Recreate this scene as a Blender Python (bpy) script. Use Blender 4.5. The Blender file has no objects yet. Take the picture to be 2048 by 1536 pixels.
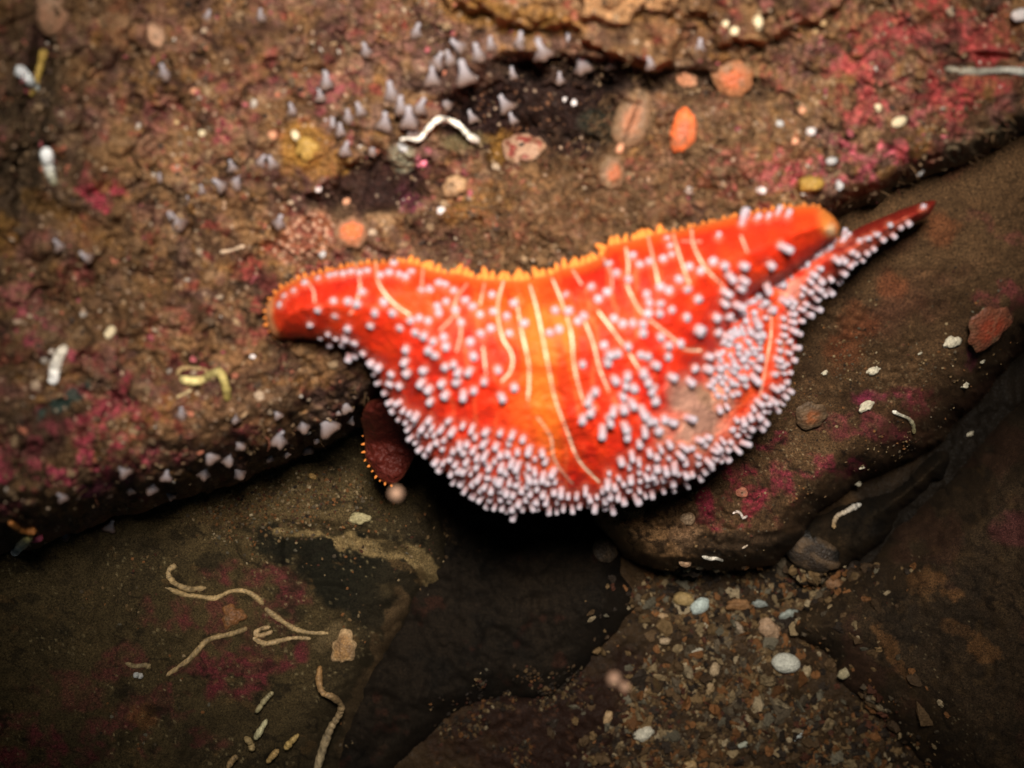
import bpy, math, random
import numpy as np
from mathutils import Vector, Matrix, Quaternion

# ---------------------------------------------------------------- camera, water light, strobe, exposure
rng = np.random.default_rng(11)
random.seed(5)
scene = bpy.context.scene
COL = scene.collection
CAM_Z = 0.26                      # the diver's camera, 30 cm above the gravel, looking straight down
F_PX = 2048 * 35.0 / 36.0

cam_data = bpy.data.cameras.new('camera')
cam = bpy.data.objects.new('camera', cam_data)
COL.objects.link(cam)
cam.location = (0, 0, CAM_Z)
cam_data.lens = 35.0
cam_data.sensor_width = 36.0
cam_data.clip_start = 0.005
cam_data.clip_end = 20.0
cam_data.dof.use_dof = True
cam_data.dof.focus_distance = 0.252
cam_data.dof.aperture_fstop = 11.0
scene.camera = cam

world = bpy.data.worlds.new('World')
scene.world = world
world.use_nodes = True
bg = world.node_tree.nodes['Background']
bg.inputs['Color'].default_value = (0.30, 0.50, 0.62, 1)      # dim blue water light from above
bg.inputs['Strength'].default_value = 0.034

# the camera's strobe (the photograph is a flash photograph under water)
ld = bpy.data.lights.new('camera_strobe', 'SPOT')
lo = bpy.data.objects.new('camera_strobe', ld)
COL.objects.link(lo)
lo.location = (0.006, 0.052, 0.295)
tgt = Vector((0.008, 0.026, 0.07))
lo.rotation_euler = (tgt - lo.location).to_track_quat('-Z', 'Y').to_euler()
ld.energy = 4.8
ld.color = (1.0, 0.91, 0.79)
ld.spot_size = math.radians(68)
ld.spot_blend = 1.0
ld.shadow_soft_size = 0.022

scene.view_settings.view_transform = 'Standard'
scene.view_settings.look = 'None'
scene.view_settings.gamma = 1.0
scene.view_settings.exposure = 0.0

# ---------------------------------------------------------------- helpers: points, noise, masks
def P(px, py, z):
    """point of the place seen through photograph pixel (px, py) at height z"""
    px, py, z = np.broadcast_arrays(np.asarray(px, float), np.asarray(py, float), np.asarray(z, float))
    d = (CAM_Z - z) / F_PX
    return np.stack([(px - 1024) * d, (768 - py) * d, z], -1)

def mpp(z):
    return (CAM_Z - z) / F_PX

def _hash(ix, iy, seed):
    h = (ix * 374761393 + iy * 668265263 + seed * 974634871) & 0xffffffff
    h = ((h ^ (h >> 13)) * 1274126177) & 0xffffffff
    h = h ^ (h >> 16)
    return h / 4294967295.0

def vnoise(x, y, seed):
    x = np.asarray(x, float); y = np.asarray(y, float)
    ix = np.floor(x).astype(np.int64); iy = np.floor(y).astype(np.int64)
    fx = x - ix; fy = y - iy
    ux = fx**3 * (fx * (fx * 6 - 15) + 10); uy = fy**3 * (fy * (fy * 6 - 15) + 10)
    a = _hash(ix, iy, seed); b = _hash(ix + 1, iy, seed)
    c = _hash(ix, iy + 1, seed); d = _hash(ix + 1, iy + 1, seed)
    return (a + (b - a) * ux + (c - a) * uy + (a - b - c + d) * ux * uy) * 2 - 1

def fbm(x, y, size, octv=4, seed=0, gain=0.5):
    x = np.asarray(x, float) / size; y = np.asarray(y, float) / size
    s = 0; a = 1; t = 0
    for o in range(octv):
        ca, sa = math.cos(0.6 * o), math.sin(0.6 * o)
        s = s + a * vnoise(x * ca - y * sa + 31.7 * o, x * sa + y * ca + 11.3 * o, seed + o * 17)
        t += a; a *= gain; x = x * 2.03; y = y * 2.03
    return s / t * 1.5

def worley(x, y, size, seed=0):
    x = np.asarray(x, float) / size; y = np.asarray(y, float) / size
    ix = np.floor(x).astype(np.int64); iy = np.floor(y).astype(np.int64)
    best = np.full(x.shape, 9.0)
    for dx in (-1, 0, 1):
        for dy in (-1, 0, 1):
            cx = ix + dx; cy = iy + dy
            qx = cx + _hash(cx, cy, seed); qy = cy + _hash(cx, cy, seed + 91)
            best = np.minimum(best, (qx - x)**2 + (qy - y)**2)
    return np.sqrt(best)

def sm(x, a, b):
    t = np.clip((np.asarray(x, float) - a) / (b - a), 0, 1)
    return t * t * (3 - 2 * t)

def seg_dist(x, y, pts, closed=False):
    pts = np.asarray(pts, float)
    n = len(pts)
    best = np.full(np.shape(x), 1e12)
    for i in range(n if closed else n - 1):
        a = pts[i]; b = pts[(i + 1) % n]
        ab = b - a
        t = np.clip(((x - a[0]) * ab[0] + (y - a[1]) * ab[1]) / max(ab @ ab, 1e-9), 0, 1)
        best = np.minimum(best, (x - a[0] - t * ab[0])**2 + (y - a[1] - t * ab[1])**2)
    return np.sqrt(best)

def poly_sd(x, y, pts):
    """signed distance to a polygon in pixels, positive inside"""
    pts = np.asarray(pts, float)
    ins = np.zeros(np.shape(x), bool)
    n = len(pts)
    for i in range(n):
        x0, y0 = pts[i]; x1, y1 = pts[(i + 1) % n]
        c = (y0 > y) != (y1 > y)
        xi = (x1 - x0) * (y - y0) / ((y1 - y0) if abs(y1 - y0) > 1e-9 else 1e-9) + x0
        ins ^= c & (x < xi)
    d = seg_dist(x, y, pts, True)
    return np.where(ins, d, -d)

def spline(pts, per=8, closed=False):
    pts = np.asarray(pts, float)
    n = len(pts); out = []
    rng_i = range(n if closed else n - 1)
    for i in rng_i:
        if closed:
            p0, p1, p2, p3 = pts[(i - 1) % n], pts[i], pts[(i + 1) % n], pts[(i + 2) % n]
        else:
            p0, p1, p2, p3 = pts[max(i - 1, 0)], pts[i], pts[i + 1], pts[min(i + 2, n - 1)]
        for k in range(per):
            t = k / per
            out.append(0.5 * ((2 * p1) + (-p0 + p2) * t + (2 * p0 - 5 * p1 + 4 * p2 - p3) * t * t + (-p0 + 3 * p1 - 3 * p2 + p3) * t**3))
    if not closed: out.append(pts[-1])
    return np.array(out)

def bl(C, m, col):
    """paint pattern colour col where mask m"""
    m = np.clip(m, 0, 1)[..., None]
    C[...] = C * (1 - m) + np.asarray(col, float) * m

def blob(X, Y, cx, cy, rx, ry, ang=0, seed=1, rough=0.5, size=50, soft=0.2):
    a = math.radians(ang)
    u = ((X - cx) * math.cos(a) + (Y - cy) * math.sin(a)) / rx
    v = (-(X - cx) * math.sin(a) + (Y - cy) * math.cos(a)) / ry
    r = np.sqrt(u * u + v * v) + rough * fbm(X, Y, size, 4, seed)
    return sm(r, 1 + soft, 1 - soft)

# ---------------------------------------------------------------- helpers: meshes and objects
def new_mesh(name, V, faces, colors=None, smooth=True):
    """faces: list of (n,k) int arrays"""
    V = np.asarray(V, np.float32)
    me = bpy.data.meshes.new(name)
    me.vertices.add(len(V)); me.vertices.foreach_set('co', V.ravel())
    if isinstance(faces, np.ndarray): faces = [faces]
    faces = [np.asarray(f, np.int32) for f in faces if len(f)]
    loops = np.concatenate([f.ravel() for f in faces])
    tot = np.concatenate([np.full(len(f), f.shape[1], np.int32) for f in faces])
    st = np.concatenate([[0], np.cumsum(tot)[:-1]]).astype(np.int32)
    me.loops.add(len(loops)); me.loops.foreach_set('vertex_index', loops)
    me.polygons.add(len(tot)); me.polygons.foreach_set('loop_start', st); me.polygons.foreach_set('loop_total', tot)
    me.polygons.foreach_set('use_smooth', np.full(len(tot), smooth))
    if colors is not None:
        ca = me.color_attributes.new('col', 'FLOAT_COLOR', 'POINT')
        c4 = np.ones((len(V), 4), np.float32); c4[:, :3] = colors
        ca.data.foreach_set('color', c4.ravel())
    me.update(calc_edges=True)
    me.validate()
    return me

def link(name, me, mat=None, parent=None, label=None, cat=None, group=None, kind=None):
    o = bpy.data.objects.new(name, me)
    COL.objects.link(o)
    if mat is not None and me is not None and not me.materials: me.materials.append(mat)
    if parent is not None: o.parent = parent
    if label: o['label'] = label
    if cat: o['category'] = cat
    if group: o['group'] = group
    if kind: o['kind'] = kind
    return o

def grid_faces(ny, nx, keepmask=None, flip=False):
    j, i = np.mgrid[0:ny - 1, 0:nx - 1]
    a = j * nx + i
    q = np.stack([a, a + nx, a + nx + 1, a + 1], -1).reshape(-1, 4)
    if keepmask is not None:
        k = keepmask.ravel()[q].any(1)
        q = q[k]
    return q[:, ::-1] if flip else q

def compact(V, faces, C=None):
    used = np.unique(np.concatenate([f.ravel() for f in faces]))
    mp = np.full(len(V), -1, np.int64); mp[used] = np.arange(len(used))
    return V[used], [mp[f] for f in faces], (None if C is None else C[used])

def axis_px(lo_, hi_, step, out_lo, out_hi, ostep=14):
    return np.concatenate([np.arange(out_lo, lo_, ostep), np.arange(lo_, hi_, step), np.arange(hi_, out_hi, ostep)]).astype(float)

def lathe(prof, n=12):
    """prof: list of (r, z); closed with poles"""
    V = []; F4 = []; F3 = []
    th = np.arange(n) * 2 * math.pi / n
    for r, z in prof:
        V.append(np.stack([r * np.cos(th), r * np.sin(th), np.full(n, z)], -1))
    m = len(prof)
    V = np.concatenate(V)
    for j in range(m - 1):
        for i in range(n):
            F4.append((j * n + i, j * n + (i + 1) % n, (j + 1) * n + (i + 1) % n, (j + 1) * n + i))
    V = np.concatenate([V, [[0, 0, prof[0][1]], [0, 0, prof[-1][1]]]])
    b, t = len(V) - 2, len(V) - 1
    for i in range(n):
        F3.append((b, (i + 1) % n, i)); F3.append((t, (m - 1) * n + i, (m - 1) * n + (i + 1) % n))
    return V, np.array(F4), np.array(F3)

def frame_from(nrm, spin=0.0):
    q = Vector(nrm).normalized().to_track_quat('Z', 'Y')
    return np.array((q.to_matrix() @ Matrix.Rotation(spin, 3, 'Z')))

def tube(pts3, radii, n=10, cap=True):
    """swept tube through 3-D points with per-point radius; the far end is blunt"""
    pts3 = np.asarray(pts3, float); m = len(pts3)
    T = np.gradient(pts3, axis=0); T /= np.linalg.norm(T, axis=1)[:, None] + 1e-12
    up = np.array([0, 0, 1.0]); V = []
    for k in range(m):
        s = np.cross(T[k], up); ln = np.linalg.norm(s)
        s = s / ln if ln > 1e-4 else np.array([1.0, 0, 0])
        u = np.cross(s, T[k])
        th = np.arange(n) * 2 * math.pi / n
        V.append(pts3[k] + radii[k] * (np.cos(th)[:, None] * s + np.sin(th)[:, None] * u))
    # blunt rounded end
    V.append(pts3[-1] + T[-1] * radii[-1] * 0.45 + (V[-1] - pts3[-1]) * 0.80)
    V.append(pts3[-1] + T[-1] * radii[-1] * 0.72 + (V[-2] - pts3[-1]) * 0.42)
    mm = m + 2
    V = np.concatenate(V)
    i = np.arange(n); F4 = []
    for k in range(mm - 1):
        F4.append(np.stack([k * n + i, k * n + (i + 1) % n, (k + 1) * n + (i + 1) % n, (k + 1) * n + i], -1))
    F4 = np.concatenate(F4)
    V = np.concatenate([V, [pts3[0]], [pts3[-1] + T[-1] * radii[-1] * 0.8]])
    F3 = np.concatenate([np.stack([np.full(n, len(V) - 2), (i + 1) % n, i], -1),
                         np.stack([np.full(n, len(V) - 1), (mm - 1) * n + i, (mm - 1) * n + (i + 1) % n], -1)])
    return V, F4, F3

_t = (1 + 5**0.5) / 2
ICO_V = np.array([(-1, _t, 0), (1, _t, 0), (-1, -_t, 0), (1, -_t, 0), (0, -1, _t), (0, 1, _t), (0, -1, -_t), (0, 1, -_t), (_t, 0, -1), (_t, 0, 1), (-_t, 0, -1), (-_t, 0, 1)], float)
ICO_V /= np.linalg.norm(ICO_V[0])
ICO_F = np.array([(0, 11, 5), (0, 5, 1), (0, 1, 7), (0, 7, 10), (0, 10, 11), (1, 5, 9), (5, 11, 4), (11, 10, 2), (10, 7, 6), (7, 1, 8), (3, 9, 4), (3, 4, 2), (3, 2, 6), (3, 6, 8), (3, 8, 9), (4, 9, 5), (2, 4, 11), (6, 2, 10), (8, 6, 7), (9, 8, 1)])
def subdiv(V, Fc):
    V = list(map(tuple, V)); cache = {}; out = []
    def mid(a, b):
        k = (min(a, b), max(a, b))
        if k not in cache:
            p = (np.array(V[a]) + np.array(V[b])); p /= np.linalg.norm(p)
            V.append(tuple(p)); cache[k] = len(V) - 1
        return cache[k]
    for a, b, c in Fc:
        ab, bc, ca = mid(a, b), mid(b, c), mid(c, a)
        out += [(a, ab, ca), (b, bc, ab), (c, ca, bc), (ab, bc, ca)]
    return np.array(V), np.array(out)
ICO1_V, ICO1_F = subdiv(ICO_V, ICO_F)
ICO2_V, ICO2_F = subdiv(ICO1_V, ICO1_F)
ICO3_V, ICO3_F = subdiv(ICO2_V, ICO2_F)

# ---------------------------------------------------------------- materials
def mat_rock(name, fine=1500, contrast=0.45, bump=0.6, bdist=0.0007, rough=(0.5, 0.9), spec=0.35, fleck=0.0, bfine=None):
    m = bpy.data.materials.new(name); m.use_nodes = True
    nt = m.node_tree; N = nt.nodes; L = nt.links
    b = N['Principled BSDF']
    at = N.new('ShaderNodeAttribute'); at.attribute_name = 'col'
    tc = N.new('ShaderNodeTexCoord')
    n1 = N.new('ShaderNodeTexNoise'); n1.inputs['Scale'].default_value = fine; n1.inputs['Detail'].default_value = 5; n1.inputs['Roughness'].default_value = 0.7
    L.new(tc.outputs['Object'], n1.inputs['Vector'])
    mr = N.new('ShaderNodeMapRange')
    mr.inputs['From Min'].default_value = 0.3; mr.inputs['From Max'].default_value = 0.7
    mr.inputs['To Min'].default_value = 1 - contrast; mr.inputs['To Max'].default_value = 1 + contrast * 1.3
    mr.clamp = False
    L.new(n1.outputs['Fac'], mr.inputs['Value'])
    mul = N.new('ShaderNodeVectorMath'); mul.operation = 'SCALE'
    L.new(at.outputs['Color'], mul.inputs[0]); L.new(mr.outputs['Result'], mul.inputs['Scale'])
    if fleck:
        src = mul.outputs['Vector']
        for sc, lo_, hi_, k_, am in ((3600, 0.60, 0.68, 2.2, fleck), (2300, 0.60, 0.70, 0.25, fleck * 1.2), (5200, 0.66, 0.70, 3.4, fleck * 0.9)):
            nf = N.new('ShaderNodeTexNoise'); nf.inputs['Scale'].default_value = sc; nf.inputs['Detail'].default_value = 2
            L.new(tc.outputs['Object'], nf.inputs['Vector'])
            mf = N.new('ShaderNodeMapRange'); mf.inputs['From Min'].default_value = lo_; mf.inputs['From Max'].default_value = hi_; mf.inputs['To Max'].default_value = am
            L.new(nf.outputs['Fac'], mf.inputs['Value'])
            mx = N.new('ShaderNodeMix'); mx.data_type = 'RGBA'
            L.new(mf.outputs['Result'], mx.inputs['Factor']); L.new(src, mx.inputs[6])
            vs = N.new('ShaderNodeVectorMath'); vs.operation = 'SCALE'; vs.inputs['Scale'].default_value = k_
            L.new(src, vs.inputs[0]); L.new(vs.outputs['Vector'], mx.inputs[7])
            src = mx.outputs[2]
        L.new(src, b.inputs['Base Color'])
    else:
        L.new(mul.outputs['Vector'], b.inputs['Base Color'])
    n2 = N.new('ShaderNodeTexNoise'); n2.inputs['Scale'].default_value = (bfine or fine * 0.7); n2.inputs['Detail'].default_value = 6; n2.inputs['Roughness'].default_value = 0.65
    L.new(tc.outputs['Object'], n2.inputs['Vector'])
    vo = N.new('ShaderNodeTexVoronoi'); vo.inputs['Scale'].default_value = (bfine or fine * 0.9)
    L.new(tc.outputs['Object'], vo.inputs['Vector'])
    add = N.new('ShaderNodeMath'); add.operation = 'ADD'
    L.new(n2.outputs['Fac'], add.inputs[0]); L.new(vo.outputs['Distance'], add.inputs[1])
    bp = N.new('ShaderNodeBump'); bp.inputs['Strength'].default_value = bump; bp.inputs['Distance'].default_value = bdist
    L.new(add.outputs['Value'], bp.inputs['Height']); L.new(bp.outputs['Normal'], b.inputs['Normal'])
    rr = N.new('ShaderNodeMapRange'); rr.inputs['To Min'].default_value = rough[0]; rr.inputs['To Max'].default_value = rough[1]
    rr.inputs['From Min'].default_value = 0.35; rr.inputs['From Max'].default_value = 0.6
    L.new(n2.outputs['Fac'], rr.inputs['Value']); L.new(rr.outputs['Result'], b.inputs['Roughness'])
    b.inputs['Specular IOR Level'].default_value = spec
    return m

def mat_flesh(name, color=None, rough=0.45, sss=0.0, rad=(0.002, 0.0008, 0.0005), fine=900, contrast=0.12, bump=0.25, bdist=0.0004, spec=0.4, trans=0.0):
    m = mat_rock(name, fine, contrast, bump, bdist, (rough - 0.1, rough + 0.15), spec)
    b = m.node_tree.nodes['Principled BSDF']
    if color is not None:
        at = [n for n in m.node_tree.nodes if n.type == 'ATTRIBUTE'][0]
        rgb = m.node_tree.nodes.new('ShaderNodeRGB'); rgb.outputs[0].default_value = (*color, 1)
        for l in list(at.outputs['Color'].links):
            m.node_tree.links.new(rgb.outputs[0], l.to_socket)
    if sss:
        b.inputs['Subsurface Weight'].default_value = sss
        b.inputs['Subsurface Radius'].default_value = rad
        b.inputs['Subsurface Scale'].default_value = 1.0
    if trans: b.inputs['Transmission Weight'].default_value = trans
    return m

M_ROCK = mat_rock('encrusted_rock', 1100, 0.6, 0.65, 0.0009, (0.5, 0.95), 0.2, 0.4)
M_SLAB = mat_rock('silty_rock', 2200, 0.8, 0.8, 0.0003, (0.5, 0.95), 0.2, 0.75, 5200)
M_GRIT = mat_rock('shell_grit', 1800, 0.45, 0.5, 0.0004, (0.5, 0.9), 0.2)
M_STAR = mat_flesh('starfish_skin', None, 0.5, 0.0, fine=1300, contrast=0.16, bump=0.55, bdist=0.0006, spec=0.3)
M_PAP = mat_flesh('papilla_flesh', None, 0.6, 0.8, (0.0012, 0.0010, 0.0011), fine=2500, contrast=0.12, bump=0.3, bdist=0.0002)
M_SPINE = mat_flesh('spine_flesh', (0.82, 0.26, 0.045), 0.5, fine=2500, contrast=0.25, bump=0.4, bdist=0.0002)
M_CONE = mat_flesh('polyp_flesh', None, 0.4, 0.3, (0.001, 0.0008, 0.0008), fine=2000, contrast=0.25, bump=0.4, bdist=0.0002)
M_TUBE = mat_rock('calcareous_tube', 2500, 0.3, 0.5, 0.0003, (0.35, 0.7), 0.45)
M_SHELL = mat_rock('shell_surface', 1500, 0.35, 0.6, 0.0004, (0.35, 0.75), 0.4, 0.25)
M_TURF = mat_rock('turf_fibre', 3000, 0.3, 0.1, 0.0001, (0.6, 0.9), 0.25)

# ---------------------------------------------------------------- the rocks as height functions of the pixel seen
def rock(poly, ztop, R, zb=-0.006, edge_noise=10, seed=3, lumps=((120, .0022), (40, .0009), (14, .00035))):
    poly = spline(poly, 6, True)
    def f(X, Y):
        X = np.asarray(X, float); Y = np.asarray(Y, float)
        d = poly_sd(X, Y, poly) + edge_noise * fbm(X, Y, 60, 4, seed)
        r = R(X, Y) if callable(R) else R
        t = np.clip(d / r, 0, 1)
        prof = np.sqrt(np.clip(1 - (1 - t)**2, 0, 1))
        zt = ztop(X, Y)
        for k, (s, a) in enumerate(lumps):
            zt = zt + a * fbm(X, Y, s, 3, seed + 50 + 9 * k)
        z = zb + (zt - zb) * prof
        return z, d
    return f

def bumpy(X, Y, seed, n_size=26, amp=0.0012, thr=0.2):
    """scattered encrusting knobs"""
    w = worley(X, Y, n_size, seed)
    on = sm(fbm(X, Y, 90, 3, seed + 5), thr - .2, thr + .2)
    return amp * on * np.clip(1 - (w / 0.45)**2, 0, 1)

# upper boulder -------------------------------------------------
UP_POLY = [(-420, 1240), (-150, 1170), (0, 1118), (120, 1082), (250, 1032), (450, 968), (600, 915), (720, 860), (860, 800), (1100, 740),
           (1400, 630), (1560, 520), (1690, 448), (1780, 417), (1880, 367), (1960, 338), (2048, 298), (2200, 225), (2470, 120), (2470, -420), (1000, -420), (-420, -420)]
LEDGE = [(860, -60), (900, 25), (980, 30), (1055, 62), (1130, 58), (1180, 98), (1240, 112), (1300, 150), (1350, 128), (1375, 40), (1410, 30), (1440, 90), (1530, 92), (1580, 60), (1680, 20), (1720, -60), (1720, -420), (860, -420)]
FLAKE = [(1120, -60), (1165, 30), (1205, 52), (1260, 48), (1285, 20), (1340, 34), (1372, -10), (1360, -200), (1120, -200)]
def up_top(X, Y):
    z = 0.074 + 0.010 * sm(Y, 620, 100) + 0.014 * sm(X, 700, -100) - 0.006 * sm(X, 1500, 2050)
    z = z - 0.010 * sm(Y, 520, 760) * sm(X, 500, 800) * sm(X, 1700, 1500)
    # dark hollows, ledge and flake at the top
    z = z - 0.009 * blob(X, Y, 1062, 232, 165, 92, -4, 21, 0.35, 50, 0.3)
    z = z - 0.006 * blob(X, Y, 760, 374, 115, 50, -12, 22, 0.35, 50, 0.3)
    z = z - 0.006 * blob(X, Y, 1250, 150, 260, 26, 5, 23, 0.3, 60, 0.35)
    z = z - 0.004 * blob(X, Y, 70, 230, 26, 230, 8, 24, 0.3, 80, 0.4)
    z = z - 0.003 * blob(X, Y, 1980, 118, 60, 14, 0, 27, 0.3, 80, 0.4)
    ld_ = poly_sd(X, Y, LEDGE) + 12 * fbm(X, Y, 40, 3, 25)
    z = z + 0.007 * sm(ld_, -4, 14)
    fd = poly_sd(X, Y, FLAKE) + 10 * fbm(X, Y, 40, 3, 26)
    z = z + 0.005 * sm(fd, -3, 12)
    # diagonal folds low on the left
    w = X * 0.62 - Y * 1.0
    z = z + 0.0016 * np.sin(w / 26 + 2.2 * fbm(X, Y, 160, 3, 28)) * sm(X, 560, 120) * sm(Y, 250, 420)
    z = z + bumpy(X, Y, 31, 34, 0.0018, 0.35) + bumpy(X, Y, 32, 15, 0.0010, 0.2) + bumpy(X, Y, 36, 75, 0.0030, 0.35)
    z = z - 0.0022 * np.exp(-(fbm(X, Y, 110, 4, 56) / 0.06)**2)
    # granular crust left of the orange disc
    z = z + 0.0016 * blob(X, Y, 610, 478, 75, 42, -20, 33, 0.3, 40) * np.clip(1 - worley(X, Y, 17, 34) / 0.6, 0, 1)
    z = z + 0.0014 * blob(X, Y, 950, 395, 85, 62, 15, 35, 0.3, 40)
    return z
up_R = lambda X, Y: np.interp(X, [0, 600, 1000, 1690, 2048], [150, 140, 110, 75, 70])
up_f = rock(UP_POLY, up_top, up_R, -0.015, 12, 3, ((150, .0026), (45, .0013), (14, .0006)))

def paint_up(X, Y, z, d):
    C = np.empty(X.shape + (3,))
    n = fbm(X, Y, 120, 5, 41, 0.6)
    C[...] = (0.175, 0.100, 0.050)
    bl(C, sm(n, 0.0, 0.9) * 0.8, (0.27, 0.17, 0.095))
    bl(C, sm(n, -0.1, -0.9) * 0.85, (0.085, 0.052, 0.034))
    n2 = fbm(X, Y, 26, 4, 44, 0.6)
    bl(C, sm(n2, 0.35, 0.9) * 0.6, (0.33, 0.21, 0.12))
    bl(C, sm(n2, -0.3, -0.9) * 0.7, (0.06, 0.035, 0.024))
    bl(C, sm(fbm(X, Y, 60, 4, 47), 0.3, 0.8) * 0.4, (0.25, 0.085, 0.055))
    # cracks, purple grey and rusty films
    cr = np.abs(fbm(X, Y, 110, 4, 56))
    big = fbm(X + 40 * fbm(X, Y, 80, 2, 62), Y * 1.3 - X * 0.4, 130, 4, 63)
    bl(C, sm(big, 0.25, 0.55) * 0.65, (0.30, 0.185, 0.095)); bl(C, sm(big, -0.3, -0.6) * 0.7, (0.060, 0.036, 0.024))
    v2 = fbm(X * 0.9 + Y * 0.3, Y * 1.4, 55, 4, 64)
    bl(C, sm(v2, 0.45, 0.75) * 0.6, (0.36, 0.25, 0.16)); bl(C, sm(v2, -0.45, -0.75) * 0.7, (0.05, 0.022, 0.018))
    bl(C, sm(fbm(X, Y, 30, 3, 65), 0.55, 0.85) * 0.7, (0.24, 0.045, 0.045))
    bl(C, sm(cr, 0.07, 0.02) * 0.75, (0.030, 0.020, 0.014))
    bl(C, sm(fbm(X, Y, 46, 4, 57), 0.35, 0.8) * 0.55, (0.20, 0.13, 0.115))
    bl(C, sm(fbm(X, Y, 38, 4, 58), 0.45, 0.9) * 0.6, (0.34, 0.19, 0.065))
    bl(C, sm(fbm(X, Y, 18, 3, 59), 0.5, 0.9) * 0.5, (0.42, 0.30, 0.20))
    # the darker olive left
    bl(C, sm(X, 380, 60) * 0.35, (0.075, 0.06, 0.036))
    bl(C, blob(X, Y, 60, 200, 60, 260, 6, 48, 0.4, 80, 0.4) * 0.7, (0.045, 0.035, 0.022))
    # crimson and pink coralline crusts
    pk = sm(fbm(X, Y, 34, 4, 51), -0.25, 0.3) * (0.35 + 0.65 * sm(fbm(X, Y, 12, 3, 52), -0.35, 0.3))
    for (cx, cy, rx, ry, an, col, st) in (
        (1850, 130, 170, 120, 30, (0.36, 0.055, 0.050), .85), (1750, 200, 90, 90, 0, (0.40, 0.085, 0.075), .8), (1800, 270, 150, 45, -25, (0.52, 0.12, 0.15), .9),
        (1900, 60, 130, 60, 0, (0.36, 0.07, 0.06), .7), (1490, 355, 110, 55, -10, (0.36, 0.06, 0.075), .8), (1570, 330, 70, 40, -15, (0.42, 0.09, 0.10), .8),
        (1880, 280, 80, 40, -30, (0.40, 0.07, 0.06), .7), (880, 350, 70, 55, -30, (0.42, 0.13, 0.085), .8), (830, 395, 40, 35, -40, (0.62, 0.14, 0.24), .8),
        (845, 320, 16, 22, 0, (0.75, 0.2, 0.3), .9), (930, 450, 60, 35, 10, (0.42, 0.05, 0.075), .8), (860, 440, 30, 30, 0, (0.6, 0.1, 0.18), .6), (440, 255, 42, 34, 30, (0.28, 0.045, 0.07), .9), (195, 395, 60, 40, 0, (0.33, 0.045, 0.07), .9),
        (560, 545, 120, 60, -18, (0.30, 0.045, 0.035), .8), (520, 610, 90, 70, 0, (0.20, 0.05, 0.038), .6), (340, 760, 150, 70, 10, (0.17, 0.022, 0.028), .8), (470, 880, 190, 60, -18, (0.13, 0.03, 0.03), .7),
        (110, 905, 170, 70, -22, (0.36, 0.065, 0.085), .9), (60, 960, 120, 40, -20, (0.40, 0.07, 0.11), .8), (240, 830, 100, 60, -30, (0.32, 0.045, 0.065), .7), (60, 680, 90, 40, 25, (0.32, 0.06, 0.09), .8), (40, 620, 60, 50, 0, (0.26, 0.07, 0.08), .6),
        (420, 200, 130, 50, -20, (0.24, 0.05, 0.06), .6), (330, 640, 70, 30, 10, (0.36, 0.08, 0.06), .6), (150, 560, 60, 30, 0, (0.30, 0.07, 0.07), .6), (660, 180, 60, 40, 0, (0.33, 0.07, 0.10), .5), (1950, 180, 90, 70, 0, (0.32, 0.05, 0.05), .7), (1720, 330, 90, 30, -20, (0.50, 0.12, 0.15), .7), (1640, 120, 60, 60, 0, (0.26, 0.10, 0.10), .6), (300, 930, 120, 34, -20, (0.34, 0.05, 0.08), .8), (160, 840, 80, 60, -20, (0.30, 0.06, 0.07), .7),
        (200, 975, 60, 14, -12, (0.5, 0.10, 0.2), .8), (1005, 280, 40, 50, 0, (0.30, 0.06, 0.03), .8), (690, 280, 14, 14, 0, (0.6, 0.1, 0.2), .8), (960, 520, 40, 22, 0, (0.45, 0.06, 0.1), .7),
        (1600, 10, 110, 60, 10, (0.40, 0.16, 0.13), .7), (740, 60, 120, 60, 0, (0.20, 0.09, 0.07), .7), (1160, 70, 120, 30, 0, (0.3, 0.17, 0.1), .6)):
        bl(C, blob(X, Y, cx, cy, rx, ry, an, int(cx + cy), 0.55, 45, 0.3) * pk * st, np.array(col) * (1.32, 1.35, 1.75))
    mv = sm(fbm(X + 30, Y * 1.2, 85, 4, 66), 0.05, 0.5) * sm(fbm(X, Y, 20, 3, 67), -0.4, 0.2)
    bl(C, mv * 0.38, (0.25, 0.125, 0.13))
    bl(C, blob(X, Y, 900, 170, 260, 110, -12, 68, 0.5, 70, 0.5) * sm(fbm(X, Y, 28, 3, 69), -0.3, 0.4) * 0.5, (0.26, 0.17, 0.165))
    bl(C, sm(fbm(X, Y, 95, 4, 70), 0.3, 0.6) * 0.6, (0.045, 0.022, 0.022))
    # maroon-black colour in the hollows
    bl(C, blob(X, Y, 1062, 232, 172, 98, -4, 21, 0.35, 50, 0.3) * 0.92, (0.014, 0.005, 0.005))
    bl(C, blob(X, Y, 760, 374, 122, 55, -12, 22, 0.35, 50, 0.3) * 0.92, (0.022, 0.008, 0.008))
    bl(C, blob(X, Y, 1250, 152, 270, 30, 5, 23, 0.3, 60, 0.35) * 0.85, (0.022, 0.012, 0.01))  # gap under the ledge, its shade put into the colour
    bl(C, sm(fbm(X, Y, 8, 3, 61), 0.75, 0.95) * blob(X, Y, 1062, 232, 172, 98, -4, 21, 0.35, 50, 0.3), (0.30, 0.16, 0.10))
    bl(C, blob(X, Y, 1200, 250, 40, 40, 0, 25, 0.35, 30, 0.3) * 0.8, (0.025, 0.03, 0.022))
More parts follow.
